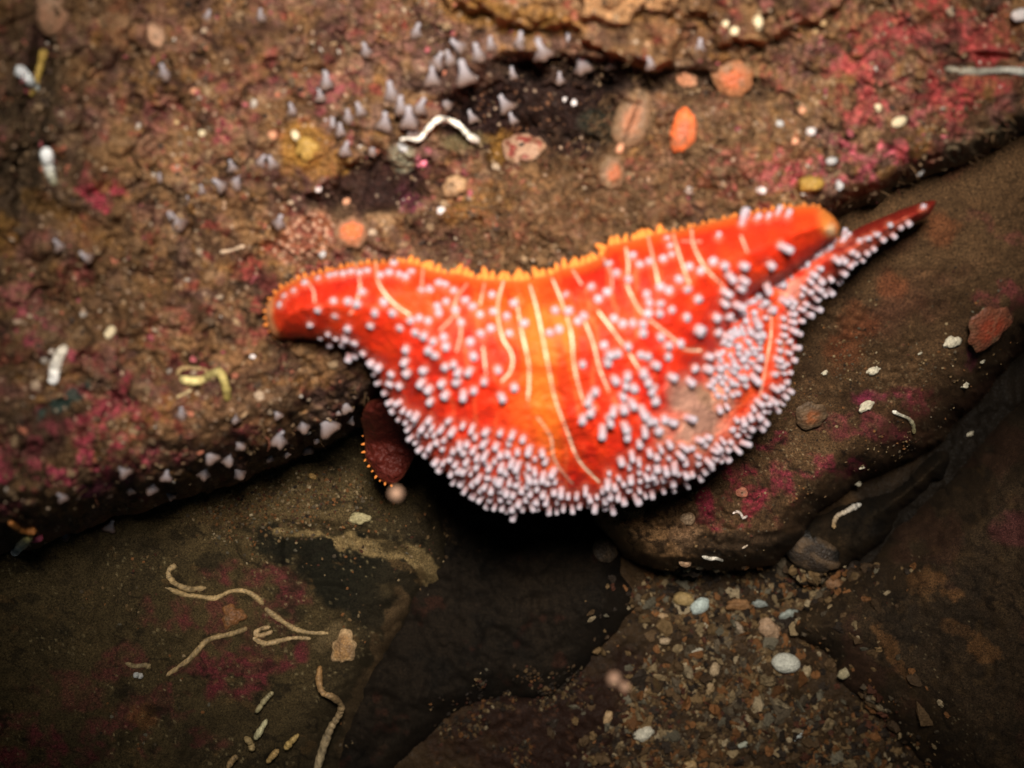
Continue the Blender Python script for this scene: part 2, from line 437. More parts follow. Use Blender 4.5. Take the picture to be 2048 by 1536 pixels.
    # ochre and yellow sponge films
    for (cx, cy, rx, ry, an, st) in ((610, 285, 46, 40, 10, .7), (640, 330, 60, 30, 0, .5), (960, 420, 60, 26, -15, .6), (150, 440, 130, 22, 28, .25), (1000, 300, 30, 30, 0, .5), (990, 30, 120, 30, 10, .5), (1620, 368, 24, 20, 0, .8), (1120, 45, 60, 22, 15, .6), (10, 470, 22, 40, 0, .4)):
        bl(C, blob(X, Y, cx, cy, rx, ry, an, int(cx * 2 + cy), 0.5, 30, 0.3) * st, (0.36, 0.20, 0.04))
    # pale flake and crusts
    bl(C, sm(poly_sd(X, Y, FLAKE) + 10 * fbm(X, Y, 40, 3, 26), -2, 8) * 0.85, (0.48, 0.30, 0.165))
    bl(C, sm(np.abs(poly_sd(X, Y, LEDGE) + 12 * fbm(X, Y, 40, 3, 25) - 8), 9, 2) * 0.5, (0.45, 0.28, 0.13))
    gr = blob(X, Y, 610, 478, 75, 42, -20, 33, 0.3, 40)
    bl(C, gr * 0.5, (0.35, 0.10, 0.07)); bl(C, gr * sm(worley(X, Y, 17, 34), 0.4, 0.25), (0.62, 0.40, 0.32))
    bl(C, blob(X, Y, 1900, 320, 170, 26, -26, 71, 0.4, 40, 0.3) * 0.55, (0.20, 0.19, 0.13))
    bl(C, blob(X, Y, 800, 315, 24, 24, 0, 72, 0.4, 20, 0.3) * 0.8, (0.33, 0.36, 0.30))
    bl(C, blob(X, Y, 925, 285, 50, 18, -5, 73, 0.4, 20, 0.3) * 0.6, (0.25, 0.23, 0.13))
    # silt
    bl(C, blob(X, Y, 1130, 430, 230, 80, -5, 74, 0.4, 60, 0.5) * 0.55, (0.20, 0.115, 0.055))
    bl(C, blob(X, Y, 1420, 270, 150, 110, -5, 75, 0.4, 60, 0.5) * 0.4, (0.26, 0.17, 0.095))
    bl(C, blob(X, Y, 420, 850, 46, 34, 0, 76, 0.3, 30, 0.15) * 0.85, (0.17, 0.105, 0.06))
    bl(C, blob(X, Y, 520, 805, 80, 22, -4, 77, 0.3, 30, 0.15) * 0.85, (0.19, 0.12, 0.075))
    bl(C, blob(X, Y, 240, 600, 110, 50, -12, 78, 0.3, 50, 0.3) * 0.6, (0.16, 0.10, 0.055))
    bl(C, blob(X, Y, 130, 800, 50, 14, -35, 79, 0.5, 20, 0.2) * 0.9, (0.035, 0.075, 0.075))
    # pale specks of spirorbid-like grains
    sp = worley(X, Y, 34, 81); bl(C, sm(sp, 0.11, 0.07) * sm(fbm(X, Y, 100, 3, 82), -0.1, 0.4) * 0.8, (0.62, 0.50, 0.42))
    return C

# slab at the right ---------------------------------------------
SL_POLY = [(1120, 820), (1150, 960), (1195, 1055), (1250, 1108), (1330, 1136), (1430, 1146), (1520, 1136), (1575, 1100), (1625, 1045), (1700, 985), (1790, 935), (1880, 880), (1960, 800), (2048, 705), (2300, 560), (2470, 450), (2470, -50), (2000, 150), (1700, 300), (1350, 500)]
def sl_top(X, Y):
    z = 0.014 + 0.036 * sm(Y, 1000, 420) + 0.0012 * fbm(X, Y, 200, 3, 91)
    z = z + 0.004 * blob(X, Y, 1480, 1000, 110, 80, 10, 92, 0.3, 60, 0.4)
    z = z + bumpy(X, Y, 93, 22, 0.0009, 0.3) + bumpy(X, Y, 94, 10, 0.0005, 0.25) * sm(Y, 700, 850)
    z = z + bumpy(X, Y, 96, 26, 0.0024, -0.2) * sm(Y, 930, 1000) + bumpy(X, Y, 97, 12, 0.0010, -0.2) * sm(Y, 900, 980)
    z = z - 0.0020 * np.abs(np.sin((Y - 0.10 * X) / 11 + 1.5 * fbm(X, Y, 80, 3, 95))) * sm(Y + 0.35 * np.abs(X - 1450), 1075, 1105)
    return z
sl_f = rock(SL_POLY, sl_top, lambda X, Y: 48 + 60 * sm(X, 1500, 1800), -0.05, 9, 90, ((160, .0018), (45, .0008), (14, .00025)))
def paint_sl(X, Y, z, d):
    C = np.empty(X.shape + (3,))
    n = fbm(X, Y, 90, 5, 101, 0.6)
    C[...] = (0.118, 0.074, 0.038)
    bl(C, sm(n, 0, 0.9) * 0.7, (0.160, 0.104, 0.055)); bl(C, sm(n, -0.1, -0.9) * 0.7, (0.058, 0.036, 0.020))
    bl(C, sm(fbm(X, Y, 24, 4, 117), 0.3, 0.9) * 0.5, (0.20, 0.12, 0.06)); bl(C, sm(fbm(X, Y, 28, 4, 118), 0.25, 0.9) * sm(Y, 600, 900) * 0.6, (0.035, 0.024, 0.016))
    bl(C, sm(fbm(X, Y, 120, 3, 119), 0.1, 0.8) * 0.35, (0.17, 0.06, 0.045))
    bl(C, sm(fbm(X, Y, 12, 3, 103), 0.4, 0.9) * sm(Y, 650, 800) * 0.7, (0.22, 0.15, 0.085))
    bl(C, sm(worley(X, Y, 16, 104), 0.16, 0.08) * sm(fbm(X, Y, 60, 3, 105), 0.0, 0.4) * sm(Y, 560, 760) * 0.8, (0.36, 0.30, 0.19))
    pk = sm(fbm(X, Y, 30, 4, 106), -0.4, 0.3) * (0.45 + 0.55 * sm(fbm(X, Y, 10, 3, 116), -0.35, 0.3))
    for (cx, cy, rx, ry, an, st, col) in ((1470, 985, 105, 60, 15, .95, (0.26, 0.034, 0.048)), (1400, 1020, 45, 38, 0, .95, (0.24, 0.034, 0.05)), (1545, 960, 60, 34, 10, .8, (0.22, 0.034, 0.05)), (1560, 880, 42, 16, -5, .9, (0.24, 0.035, 0.055)), (1750, 795, 60, 14, 0, .9, (0.28, 0.045, 0.085)), (1830, 800, 60, 30, 0, .6, (0.30, 0.05, 0.07)), (1650, 930, 70, 24, 5, .7, (0.30, 0.04, 0.07)), (1930, 720, 26, 22, 0, .7, (0.22, 0.04, 0.08)), (2010, 590, 50, 30, 0, .5, (0.25, 0.05, 0.06)), (1700, 850, 120, 26, 10, .5, (0.28, 0.05, 0.07)), (1980, 450, 60, 16, 30, .4, (0.2, 0.06, 0.05))):
        bl(C, blob(X, Y, cx, cy, rx, ry, an, int(cx + cy), 0.5, 40, 0.25) * pk * st, np.array(col) * (1.3, 1.2, 1.6))
    for (cx, cy, r) in ((1720, 645, 34), (1680, 700, 36), (1880, 460, 34), (1780, 570, 30)):
        bl(C, blob(X, Y, cx, cy, r, r, 0, cx, 0.45, 30, 0.4) * 0.45, (0.26, 0.085, 0.035))
    # lighter layered rim of the low edge, dark under it
    bl(C, blob(X, Y, 1300, 1075, 100, 50, 28, 107, 0.35, 40, 0.25) * 0.8, (0.36, 0.23, 0.115)); bl(C, sm(worley(X, Y, 24, 111), 0.55, 0.7) * blob(X, Y, 1300, 1075, 110, 55, 28, 107) * 0.8, (0.04, 0.026, 0.016))
    bl(C, blob(X, Y, 1370, 1070, 30, 34, 0, 110, 0.35, 20, 0.25) * 0.7, (0.34, 0.23, 0.14))
    bl(C, blob(X, Y, 1480, 1085, 130, 22, -4, 108, 0.4, 30, 0.3) * 0.75, (0.045, 0.032, 0.02))
    bl(C, blob(X, Y, 1400, 1122, 180, 9, 2, 109, 0.3, 30, 0.3) * 0.6, (0.22, 0.13, 0.06))
    c2 = np.abs(fbm(X + 0.3 * Y, Y * 1.6, 90, 4, 120)); bl(C, sm(c2, 0.06, 0.015) * sm(Y, 760, 900) * 0.8, (0.016, 0.011, 0.008))
    return C

# low dark rock at the left bottom ------------------------------
LL_POLY = [(-420, 960), (0, 960), (300, 860), (700, 820), (870, 950), (905, 1060), (900, 1140), (890, 1175), (845, 1195), (820, 1240), (785, 1290), (755, 1370), (735, 1440), (700, 1536), (640, 1800), (-420, 1800)]
def ll_top(X, Y):
    z = -0.014 + 0.030 * sm(X, 600, -50) + 0.001 * fbm(X, Y, 200, 3, 111)
    z = z - 0.004 * blob(X, Y, 700, 1120, 190, 55, 12, 112, 0.35, 60, 0.3)
    z = z - 0.010 * sm(Y - 0.9 * (700 - X) - 1330, 0, 160) * sm(X, 380, 520)
    z = z + bumpy(X, Y, 113, 20, 0.0007, 0.3)
    return z
ll_f = rock(LL_POLY, ll_top, 95, -0.05, 12, 110, ((160, .0022), (45, .0009), (14, .00025)))
def paint_ll(X, Y, z, d):
    C = np.empty(X.shape + (3,))
    n = fbm(X, Y, 100, 5, 121, 0.6)
    C[...] = (0.085, 0.060, 0.031)
    bl(C, sm(n, 0, 0.9) * 0.7, (0.13, 0.088, 0.044)); bl(C, sm(n, -0.1, -0.9) * 0.7, (0.042, 0.030, 0.018))
    bl(C, blob(X, Y, 540, 1010, 200, 70, -8, 122, 0.4, 60, 0.4) * 0.6, (0.20, 0.135, 0.07))
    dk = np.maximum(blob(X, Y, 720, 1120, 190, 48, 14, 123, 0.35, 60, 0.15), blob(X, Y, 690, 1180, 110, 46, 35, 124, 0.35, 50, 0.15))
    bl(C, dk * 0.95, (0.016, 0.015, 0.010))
    bl(C, sm(X + Y * 0.55, 1330, 1480) * 0.75, (0.050, 0.036, 0.022))
    pk = sm(fbm(X, Y, 36, 4, 125), -0.5, 0.2) * (0.45 + 0.55 * sm(fbm(X, Y, 11, 3, 126), -0.35, 0.3))
    for (cx, cy, rx, ry, an, st) in ((530, 1160, 90, 28, 12, .7), (560, 1205, 46, 40, 0, .6), (490, 1335, 110, 52, -12, .85), (50, 1500, 100, 70, 0, .8), (240, 1480, 110, 40, -15, .6), (240, 1320, 60, 30, -20, .5), (370, 1250, 40, 16, 0, .5), (400, 1480, 60, 20, 0, .4), (590, 1290, 34, 22, 0, .7), (420, 1230, 120, 36, 8, .5), (330, 1400, 110, 40, -20, .5), (130, 1380, 90, 40, 0, .4)):
        bl(C, blob(X, Y, cx, cy, rx, ry, an, int(cx + cy), 0.5, 50, 0.2) * pk * st, (0.20, 0.036, 0.054))
    # pale crust film, brown strips
    tan = np.maximum(sm(seg_dist(X, Y, [(690, 1085), (760, 1093), (830, 1110), (855, 1140), (880, 1165)]) + 9 * fbm(X, Y, 26, 3, 126), 20, 14), sm(seg_dist(X, Y, [(555, 1065), (640, 1068), (700, 1088)]) + 6 * fbm(X, Y, 26, 3, 126), 8, 3))
    bl(C, tan * 0.9, (0.36, 0.25, 0.13))
    br = sm(seg_dist(X, Y, [(800, 1190), (790, 1250), (765, 1290), (755, 1340), (765, 1390)]) + 13 * fbm(X, Y, 24, 3, 127), 22, 14)
    bl(C, br * 0.8, (0.16, 0.098, 0.055))
    bl(C, blob(X, Y, 720, 1420, 26, 80, 25, 128, 0.5, 30, 0.2) * 0.7, (0.15, 0.095, 0.055))
    bl(C, blob(X, Y, 660, 1270, 16, 40, 35, 129, 0.5, 30, 0.2) * 0.7, (0.2, 0.14, 0.08))
    bl(C, sm(worley(X, Y, 20, 130), 0.15, 0.08) * sm(fbm(X, Y, 80, 3, 131), 0.0, 0.4) * 0.7, (0.36, 0.28, 0.17))
    bl(C, blob(X, Y, 290, 1430, 30, 24, 0, 132, 0.4, 20, 0.3) * 0.5, (0.25, 0.10, 0.04))
    c2 = np.abs(fbm(X * 0.8 + 0.4 * Y, Y * 1.5, 130, 4, 133)); bl(C, sm(c2, 0.035, 0.008) * 0.7, (0.014, 0.010, 0.007))
    bl(C, sm(fbm(X, Y * 1.6, 60, 5, 134, .6), 0.45, 0.6) * 0.6, (0.022, 0.017, 0.011)); bl(C, sm(fbm(X, Y * 1.4, 44, 5, 135, .6), 0.6, 0.75) * 0.55, (0.16, 0.095, 0.045))
    return C

# smooth dark rock low in the middle ----------------------------
DR_POLY = [(800, 960), (1000, 950), (1180, 1000), (1250, 1130), (1262, 1230), (1200, 1300), (1130, 1370), (1060, 1392), (960, 1400), (880, 1455), (800, 1520), (700, 1600), (640, 1500), (700, 1250), (780, 1100)]
dr_f = rock(DR_POLY, lambda X, Y: -0.026 + 0.003 * sm(Y, 1300, 1050), 110, -0.05, 14, 140, ((150, .004), (45, .0028), (16, .0011)))
def paint_dr(X, Y, z, d):
    C = np.empty(X.shape + (3,))
    n = fbm(X, Y, 80, 5, 141, 0.6)
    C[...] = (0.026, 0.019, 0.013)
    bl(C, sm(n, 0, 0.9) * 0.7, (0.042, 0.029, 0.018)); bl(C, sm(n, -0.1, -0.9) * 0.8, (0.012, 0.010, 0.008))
    bl(C, sm(fbm(X, Y, 10, 3, 142), 0.55, 0.9) * 0.6 * sm(Y, 1140, 1040), (0.14, 0.09, 0.045))
    bl(C, sm(fbm(X, Y, 40, 3, 143), 0.5, 0.9) * 0.4, (0.09, 0.03, 0.02))
    return C

# boulder at the right bottom -----------------------------------
BR_POLY = [(2470, 540), (2048, 800), (1960, 890), (1880, 970), (1800, 1050), (1740, 1112), (1660, 1182), (1592, 1236), (1588, 1268), (1640, 1306), (1680, 1365), (1740, 1425), (1800, 1480), (1870, 1570), (2000, 1800), (2470, 1800)]
br_f = rock(BR_POLY, lambda X, Y: -0.014 + 0.026 * sm(X, 1700, 2150) + 0.001 * fbm(X, Y, 160, 3, 151), 150, -0.05, 8, 150, ((160, .0022), (45, .0013), (20, .0005)))
def paint_br(X, Y, z, d):
    C = np.empty(X.shape + (3,))
    n = fbm(X, Y, 120, 5, 161, 0.6)
    C[...] = (0.056, 0.038, 0.023)
    bl(C, sm(n, 0, 0.9) * 0.8, (0.092, 0.064, 0.037)); bl(C, sm(n, -0.1, -0.9) * 0.8, (0.032, 0.024, 0.017))
    bl(C, sm(fbm(X, Y, 22, 4, 165), 0.25, 0.9) * 0.5, (0.11, 0.07, 0.035)); bl(C, sm(fbm(X, Y, 22, 4, 166), 0.25, 0.9) * 0.5, (0.028, 0.022, 0.017))
    for (cx, cy, rx, ry, an) in ((1855, 1165, 36, 22, 20), (1920, 1260, 40, 14, 20), (1960, 1300, 40, 20, 40), (1780, 1300, 14, 60, -30), (1905, 1190, 20, 10, 0)):
        bl(C, blob(X, Y, cx, cy, rx, ry, an, cx, 0.6, 18, 0.3) * 0.6, (0.22, 0.115, 0.05))
    bl(C, blob(X, Y, 2030, 1060, 40, 30, 0, 162, 0.4, 30, 0.3) * 0.6, (0.16, 0.05, 0.06))
    bl(C, sm(worley(X, Y, 18, 163), 0.10, 0.05) * sm(fbm(X, Y, 80, 3, 164), 0.1, 0.5) * 0.8, (0.34, 0.28, 0.18))
    c2 = np.abs(fbm(X * 0.8 - 0.4 * Y, Y * 1.2, 150, 4, 167)); bl(C, sm(c2, 0.03, 0.006) * 0.7, (0.012, 0.009, 0.007))
    bl(C, sm(fbm(X, Y, 70, 5, 168, .6), 0.4, 0.65) * 0.55, (0.024, 0.017, 0.012)); bl(C, sm(fbm(X, Y, 90, 4, 169), 0.35, 0.7) * 0.35, (0.10, 0.042, 0.030))
    return C

# encrusted rock in the crevice between slab and boulder --------
CR_POLY = [(1575, 1085), (1640, 1030), (1720, 1000), (1800, 960), (1875, 910), (1890, 935), (1800, 1035), (1720, 1112), (1640, 1172), (1565, 1150)]
cr_f = rock(CR_POLY, lambda X, Y: -0.030 + 0.006 * sm(X, 1600, 1900), 40, -0.05, 12, 170, ((80, .003), (30, .0015), (12, .0005)))
def paint_cr(X, Y, z, d):
    C = np.empty(X.shape + (3,))
    n = fbm(X, Y, 50, 5, 171, 0.6)
    C[...] = (0.060, 0.042, 0.024)
    bl(C, sm(n, 0, 0.8) * 0.8, (0.135, 0.088, 0.048)); bl(C, sm(n, -0.1, -0.8) * 0.8, (0.022, 0.018, 0.014))
    return C

# gravel bed ----------------------------------------------------
def gr_f(X, Y):
    z = -0.045 + 0.0012 * fbm(X, Y, 120, 4, 181) + 0.0010 * fbm(X, Y, 26, 3, 182) + bumpy(X, Y, 183, 18, 0.0012, -0.1)
    z = z + 0.004 * sm(X, 1250, 1600) * sm(Y, 1150, 1350)
    return z, np.full(np.shape(X), 99.0)
def paint_gr(X, Y, z, d):
    C = np.empty(X.shape + (3,))
    n = fbm(X, Y, 60, 5, 191, 0.65)
    C[...] = (0.070, 0.044, 0.024)
    bl(C, sm(n, 0, 0.8) * 0.8, (0.15, 0.090, 0.045)); bl(C, sm(n, -0.1, -0.8) * 0.8, (0.035, 0.024, 0.016))
    bl(C, sm(seg_dist(X, Y, [(1600, 1160), (1760, 1080), (1900, 960), (2060, 780), (2200, 640)]) , 120, 50) * 0.92, (0.010, 0.008, 0.006))  # darkness of the crevice painted onto the bed
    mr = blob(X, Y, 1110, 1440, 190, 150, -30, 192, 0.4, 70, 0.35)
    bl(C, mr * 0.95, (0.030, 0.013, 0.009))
    bl(C, mr * sm(fbm(X, Y, 9, 3, 193), 0.5, 0.9) * 0.6, (0.13, 0.06, 0.035))
    return C

ROCKS = [up_f, sl_f, ll_f, dr_f, br_f, cr_f, gr_f]
def top_z(px, py):
    """height of the highest rock face at this pixel"""
    px = np.asarray(px, float); py = np.asarray(py, float)
    z = np.full(px.shape, -1.0)
    for f in ROCKS:
        zz, d = f(px, py)
        z = np.where((d > 0) & (zz > z), zz, z)
    return z

def surf_normal(px, py, zf=None, h=8.0):
    zf = zf or top_z
    q = P(np.array([px - h, px + h, px, px]), np.array([py, py, py - h, py + h]), zf(np.array([px - h, px + h, px, px]), np.array([py, py, py - h, py + h])))
    n = np.cross(q[1] - q[0], q[2] - q[3])
    n /= np.linalg.norm(n) + 1e-12
    return n if n[2] > 0 else -n

def build_rock(name, f, paint, xs, ys, mat, **kw):
    X, Y = np.meshgrid(xs, ys)
    z, d = f(X, Y)
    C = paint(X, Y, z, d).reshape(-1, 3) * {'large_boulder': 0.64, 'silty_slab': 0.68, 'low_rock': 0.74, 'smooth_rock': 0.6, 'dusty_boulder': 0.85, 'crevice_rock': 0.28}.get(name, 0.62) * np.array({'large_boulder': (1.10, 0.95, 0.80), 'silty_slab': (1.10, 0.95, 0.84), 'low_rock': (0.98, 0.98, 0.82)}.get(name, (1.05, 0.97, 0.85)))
    V = P(X, Y, z).reshape(-1, 3)
    fc = grid_faces(len(ys), len(xs), d > -2)
    V, fc, C = compact(V, [fc], C)
    return link(name, new_mesh(name, V, fc, C), mat, **kw)

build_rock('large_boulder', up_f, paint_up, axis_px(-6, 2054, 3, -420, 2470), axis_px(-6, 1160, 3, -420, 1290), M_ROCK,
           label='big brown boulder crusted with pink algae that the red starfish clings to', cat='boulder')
build_rock('silty_slab', sl_f, paint_sl, axis_px(1090, 2054, 3, 1090, 2470), axis_px(260, 1170, 3, -60, 1170), M_SLAB,
           label='silty grey brown rock with crimson crust patches below the starfish arm', cat='rock')
build_rock('low_rock', ll_f, paint_ll, axis_px(-6, 930, 3, -420, 930), axis_px(820, 1540, 3, 800, 1800), M_SLAB,
           label='dim olive rock with wiggly pale worm tubes and maroon patches', cat='rock')
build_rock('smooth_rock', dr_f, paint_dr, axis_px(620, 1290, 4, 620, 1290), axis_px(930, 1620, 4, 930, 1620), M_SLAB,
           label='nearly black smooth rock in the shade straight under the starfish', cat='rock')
build_rock('dusty_boulder', br_f, paint_br, axis_px(1560, 2054, 3, 1560, 2470), axis_px(520, 1540, 3, 520, 1800), M_SLAB,
           label='smooth dark dusty boulder beside the shell gravel, without pink crust', cat='boulder')
build_rock('crevice_rock', cr_f, paint_cr, axis_px(1530, 2040, 3, 1530, 2040), axis_px(810, 1200, 3, 810, 1200), M_SLAB,
           label='small rough rock wedged in the dark crevice between silty slab and dusty boulder', cat='rock')
build_rock('seabed', gr_f, paint_gr, axis_px(600, 2054, 5, -900, 2950, 25), axis_px(800, 1540, 5, -900, 2400, 25), M_GRIT, kind='structure')

# ---------------------------------------------------------------- shell gravel and grit (stuff nobody could count)
def pebbles(name, pts, sizes, cols, mat, zoff=0.3, flat=0.6, base=(ICO1_V, ICO1_F), jit=0.28, label=None):
    n = len(pts); bv, bf = base; nv = len(bv)
    pts = np.asarray(pts, float)
    z = top_z(pts[:, 0], pts[:, 1])
    ctr = P(pts[:, 0], pts[:, 1], z)
    V = np.empty((n, nv, 3))
    for k in range(n):
        s = sizes[k] * mpp(z[k])
        R = frame_from(rng.normal(size=3) * [0.5, 0.5, 1] + [0, 0, 0.6], rng.uniform(0, 6.28))
        sc = np.array([1.0, rng.uniform(0.5, 1.0), flat * rng.uniform(0.5, 1.2)])
        v = bv * (1 + jit * rng.uniform(-1, 1, (nv, 1))) * sc * s
        V[k] = v @ R.T + ctr[k] + [0, 0, s * zoff]
    F3 = (bf[None] + (np.arange(n) * nv)[:, None, None]).reshape(-1, 3)
    C = np.repeat(np.asarray(cols), nv, 0)
    me = new_mesh(name, V.reshape(-1, 3), F3, C, smooth=False)
    return link(name, me, mat, kind='stuff', label=label)

PAL = np.array([(0.085, 0.052, 0.028), (0.14, 0.085, 0.042), (0.23, 0.145, 0.066), (0.26, 0.115, 0.042), (0.040, 0.028, 0.020), (0.15, 0.115, 0.075), (0.36, 0.26, 0.14), (0.12, 0.045, 0.026), (0.19, 0.165, 0.115), (0.50, 0.39, 0.24)]) * 0.7
def sample_px(n, x0, x1, y0, y1, dens):
    out = []
    while len(out) < n:
        x = rng.uniform(x0, x1, 4000); y = rng.uniform(y0, y1, 4000)
        k = rng.uniform(size=4000) < dens(x, y)
        out += list(zip(x[k], y[k]))
    return np.array(out[:n])
gp = spline([(1290, 1150), (1480, 1160), (1640, 1150), (1740, 1110), (1600, 1240), (1660, 1340), (1760, 1440), (1850, 1560), (1500, 1600), (1150, 1580), (1230, 1480), (1290, 1350), (1300, 1250)], 5, True)
def gdens(x, y):
    d = poly_sd(x, y, gp)
    return np.clip(sm(d, -60, 30) * (0.55 + 0.6 * fbm(x, y, 80, 3, 201)), 0.02 * (d > -120), 1)
pts = sample_px(5200, 1080, 1900, 1130, 1570, gdens)
w = rng.choice(len(PAL), len(pts), p=[.15, .15, .15, .11, .14, .07, .10, .06, .04, .03])
pebbles('shell_gravel', pts, np.clip(rng.lognormal(1.55, 0.58, len(pts)), 2, 19), PAL[w] * rng.uniform(0.7, 1.25, (len(pts), 1)), M_GRIT, zoff=-0.05, flat=0.5, jit=0.38)
pts = sample_px(420, 1150, 1880, 1140, 1570, gdens)
w = rng.choice(len(PAL), len(pts), p=[.12, .12, .16, .14, .12, .08, .12, .06, .04, .04])
pebbles('shell_shards', pts, np.clip(rng.lognormal(2.25, 0.42, len(pts)), 5, 24), PAL[w] * rng.uniform(0.5, 1.25, (len(pts), 1)), M_GRIT, zoff=0.1, flat=0.35, base=(ICO_V, ICO_F), jit=0.5)
# pale grit lying on the low rock, the slab and the dark corner
def lldens(x, y):
    return np.clip(blob(x, y, 560, 1010, 170, 60, -8, 211, 0.4, 60, 0.5) + 0.10 * sm(fbm(x, y, 70, 3, 212), 0, .6), 0, 1) * (ll_f(x, y)[1] > 10) * (up_f(x, y)[1] < -5)
pts = sample_px(1100, 150, 900, 930, 1500, lldens)
w = rng.choice(len(PAL), len(pts), p=[.08, .16, .2, .18, .04, .08, .14, .06, .04, .02])
pebbles('shell_grit', pts, rng.uniform(1.5, 4.2, len(pts)), PAL[w] * rng.uniform(0.7, 1.2, (len(pts), 1)), M_GRIT)
def sldens(x, y):
    return np.clip(0.12 + 0.9 * sm(fbm(x, y, 90, 3, 213), 0.1, .7), 0, 1) * (sl_f(x, y)[1] > 15) * sm(y, 520, 800) * (up_f(x, y)[1] < -5)
pts = sample_px(900, 1380, 2048, 480, 1120, sldens)
w = rng.choice(len(PAL), len(pts), p=[.12, .16, .2, .10, .06, .1, .14, .06, .04, .02])
pebbles('slab_grit', pts, rng.uniform(1.2, 3.4, len(pts)), PAL[w] * rng.uniform(0.7, 1.2, (len(pts), 1)), M_GRIT)
def dkdens(x, y):
    return np.clip(sm(fbm(x, y, 50, 3, 214), 0.0, .6), 0, 1) * blob(x, y, 1020, 1450, 150, 90, -30, 215, 0.4, 60, 0.5)
pts = sample_px(600, 820, 1260, 1330, 1560, dkdens)
pebbles('dark_gravel', pts, rng.uniform(2, 6, len(pts)), PAL[rng.choice(len(PAL), len(pts), p=[.2, .1, .1, .08, .3, .05, .03, .12, .01, .01])] * 0.7, M_GRIT)
# crumbs over the big boulder
def updens(x, y):
    return np.clip(0.15 + 0.8 * sm(fbm(x, y, 110, 3, 216), -0.1, .6), 0, 1) * (up_f(x, y)[1] > 25) * (1 - 0.97 * blob(x, y, 1085, 225, 150, 85)) * (1 - 0.97 * blob(x, y, 755, 372, 120, 50, -12))
pts = sample_px(2600, 0, 2048, 0, 1050, updens)
PAL2 = np.array([(0.22, 0.14, 0.08), (0.32, 0.21, 0.12), (0.12, 0.075, 0.045), (0.42, 0.15, 0.09), (0.42, 0.31, 0.22), (0.34, 0.09, 0.10), (0.06, 0.038, 0.028), (0.55, 0.48, 0.42)]) * 0.8
w = rng.choice(len(PAL2), len(pts), p=[.27, .2, .19, .07, .08, .05, .12, .02])
pebbles('rock_crumbs', pts, np.clip(rng.lognormal(1.25, 0.5, len(pts)), 1.8, 11), PAL2[w] * rng.uniform(0.7, 1.2, (len(pts), 1)), M_GRIT, zoff=0.1)

# ---------------------------------------------------------------- fuzzy algal turf
def turf(name, pts, length, rad, cols, mat):
    n = len(pts); pts = np.asarray(pts)
    z = top_z(pts[:, 0], pts[:, 1]); base = P(pts[:, 0], pts[:, 1], z)
    Vs = np.empty((n, 15, 3)); th = np.arange(3) * 2.094
    for k in range(n):
        s = mpp(z[k]); L_ = length[k] * s
        d = np.array([rng.normal(), rng.normal(), abs(rng.normal()) * 0.5 + 0.25]); d /= np.linalg.norm(d)
        c = rng.normal(size=3) * 0.6; p = base[k].copy()
        for j in range(5):
            a = np.cross(d, [0.3, 0.2, 1]); a /= np.linalg.norm(a); b2 = np.cross(d, a)
            r = rad[k] * s * (1 - 0.18 * j)
            Vs[k, j * 3:j * 3 + 3] = p + r * (np.cos(th)[:, None] * a + np.sin(th)[:, None] * b2)
            p = p + d * L_ / 4; d = d + c * 0.35; d /= np.linalg.norm(d)
    i = np.arange(3)
    f = np.concatenate([np.stack([j * 3 + i, j * 3 + (i + 1) % 3, j * 3 + 3 + (i + 1) % 3, j * 3 + 3 + i], -1) for j in range(4)])
    F4 = (f[None] + (np.arange(n) * 15)[:, None, None]).reshape(-1, 4)
    return link(name, new_mesh(name, Vs.reshape(-1, 3), F4, np.repeat(cols, 15, 0)), mat, kind='stuff')
def tdens(x, y):
    return np.clip(blob(x, y, 1150, 440, 260, 90, -5, 221, 0.4, 60, 0.5) + 0.45 * blob(x, y, 1450, 290, 200, 120, -5, 222, 0.4, 60, 0.5) + 0.5 * blob(x, y, 1210, 260, 60, 60, 0, 223, .4, 30, .4) + 0.18 * sm(fbm(x, y, 90, 3, 224), 0, .5), 0, 1) * (up_f(x, y)[1] > 20) * (1 - 0.98 * blob(x, y, 1075, 220, 130, 80))
pts = sample_px(5200, 0, 2048, 0, 1000, tdens)
cols = np.array([(0.15, 0.085, 0.040), (0.21, 0.125, 0.062), (0.09, 0.048, 0.026), (0.20, 0.07, 0.042)])[rng.choice(4, len(pts), p=[.45, .28, .2, .07])] * rng.uniform(.7, 1.2, (len(pts), 1))
turf('algal_turf', pts, rng.uniform(12, 34, len(pts)), rng.uniform(0.9, 1.9, len(pts)), cols, M_TURF)

# ---------------------------------------------------------------- the starfish
A_UP = [(556, 678), (540, 664), (533, 640), (531, 622), (541, 597), (561, 575), (590, 559), (620, 549), (650, 541), (678, 534), (713, 527), (752, 524), (795, 522), (832, 527), (856, 537), (892, 546), (918, 547), (956, 556), (1000, 559), (1042, 560), (1070, 554), (1103, 547), (1122, 536), (1155, 531), (1199, 514), (1214, 492), (1244, 484), (1284, 474), (1312, 466), (1358, 459), (1394, 449), (1437, 439), (1494, 425), (1545, 417), (1597, 411), (1636, 412), (1664, 430), (1679, 452), (1674, 472)]
A_LOW = [(1655, 486), (1631, 506), (1597, 534), (1563, 558), (1528, 576), (1498, 592), (1468, 640), (1440, 700), (1425, 770), (1425, 850), (1425, 915), (1395, 948), (1350, 970), (1310, 982), (1265, 998), (1209, 1016), (1139, 1017), (1075, 1022), (1034, 1025), (993, 1017), (949, 994), (905, 958), (864, 928), (838, 896), (812, 856), (793, 832), (778, 800), (762, 774), (752, 752), (735, 728), (712, 703), (680, 688), (640, 680), (600, 676)]
A_POLY = spline(A_UP + A_LOW, 4, True)
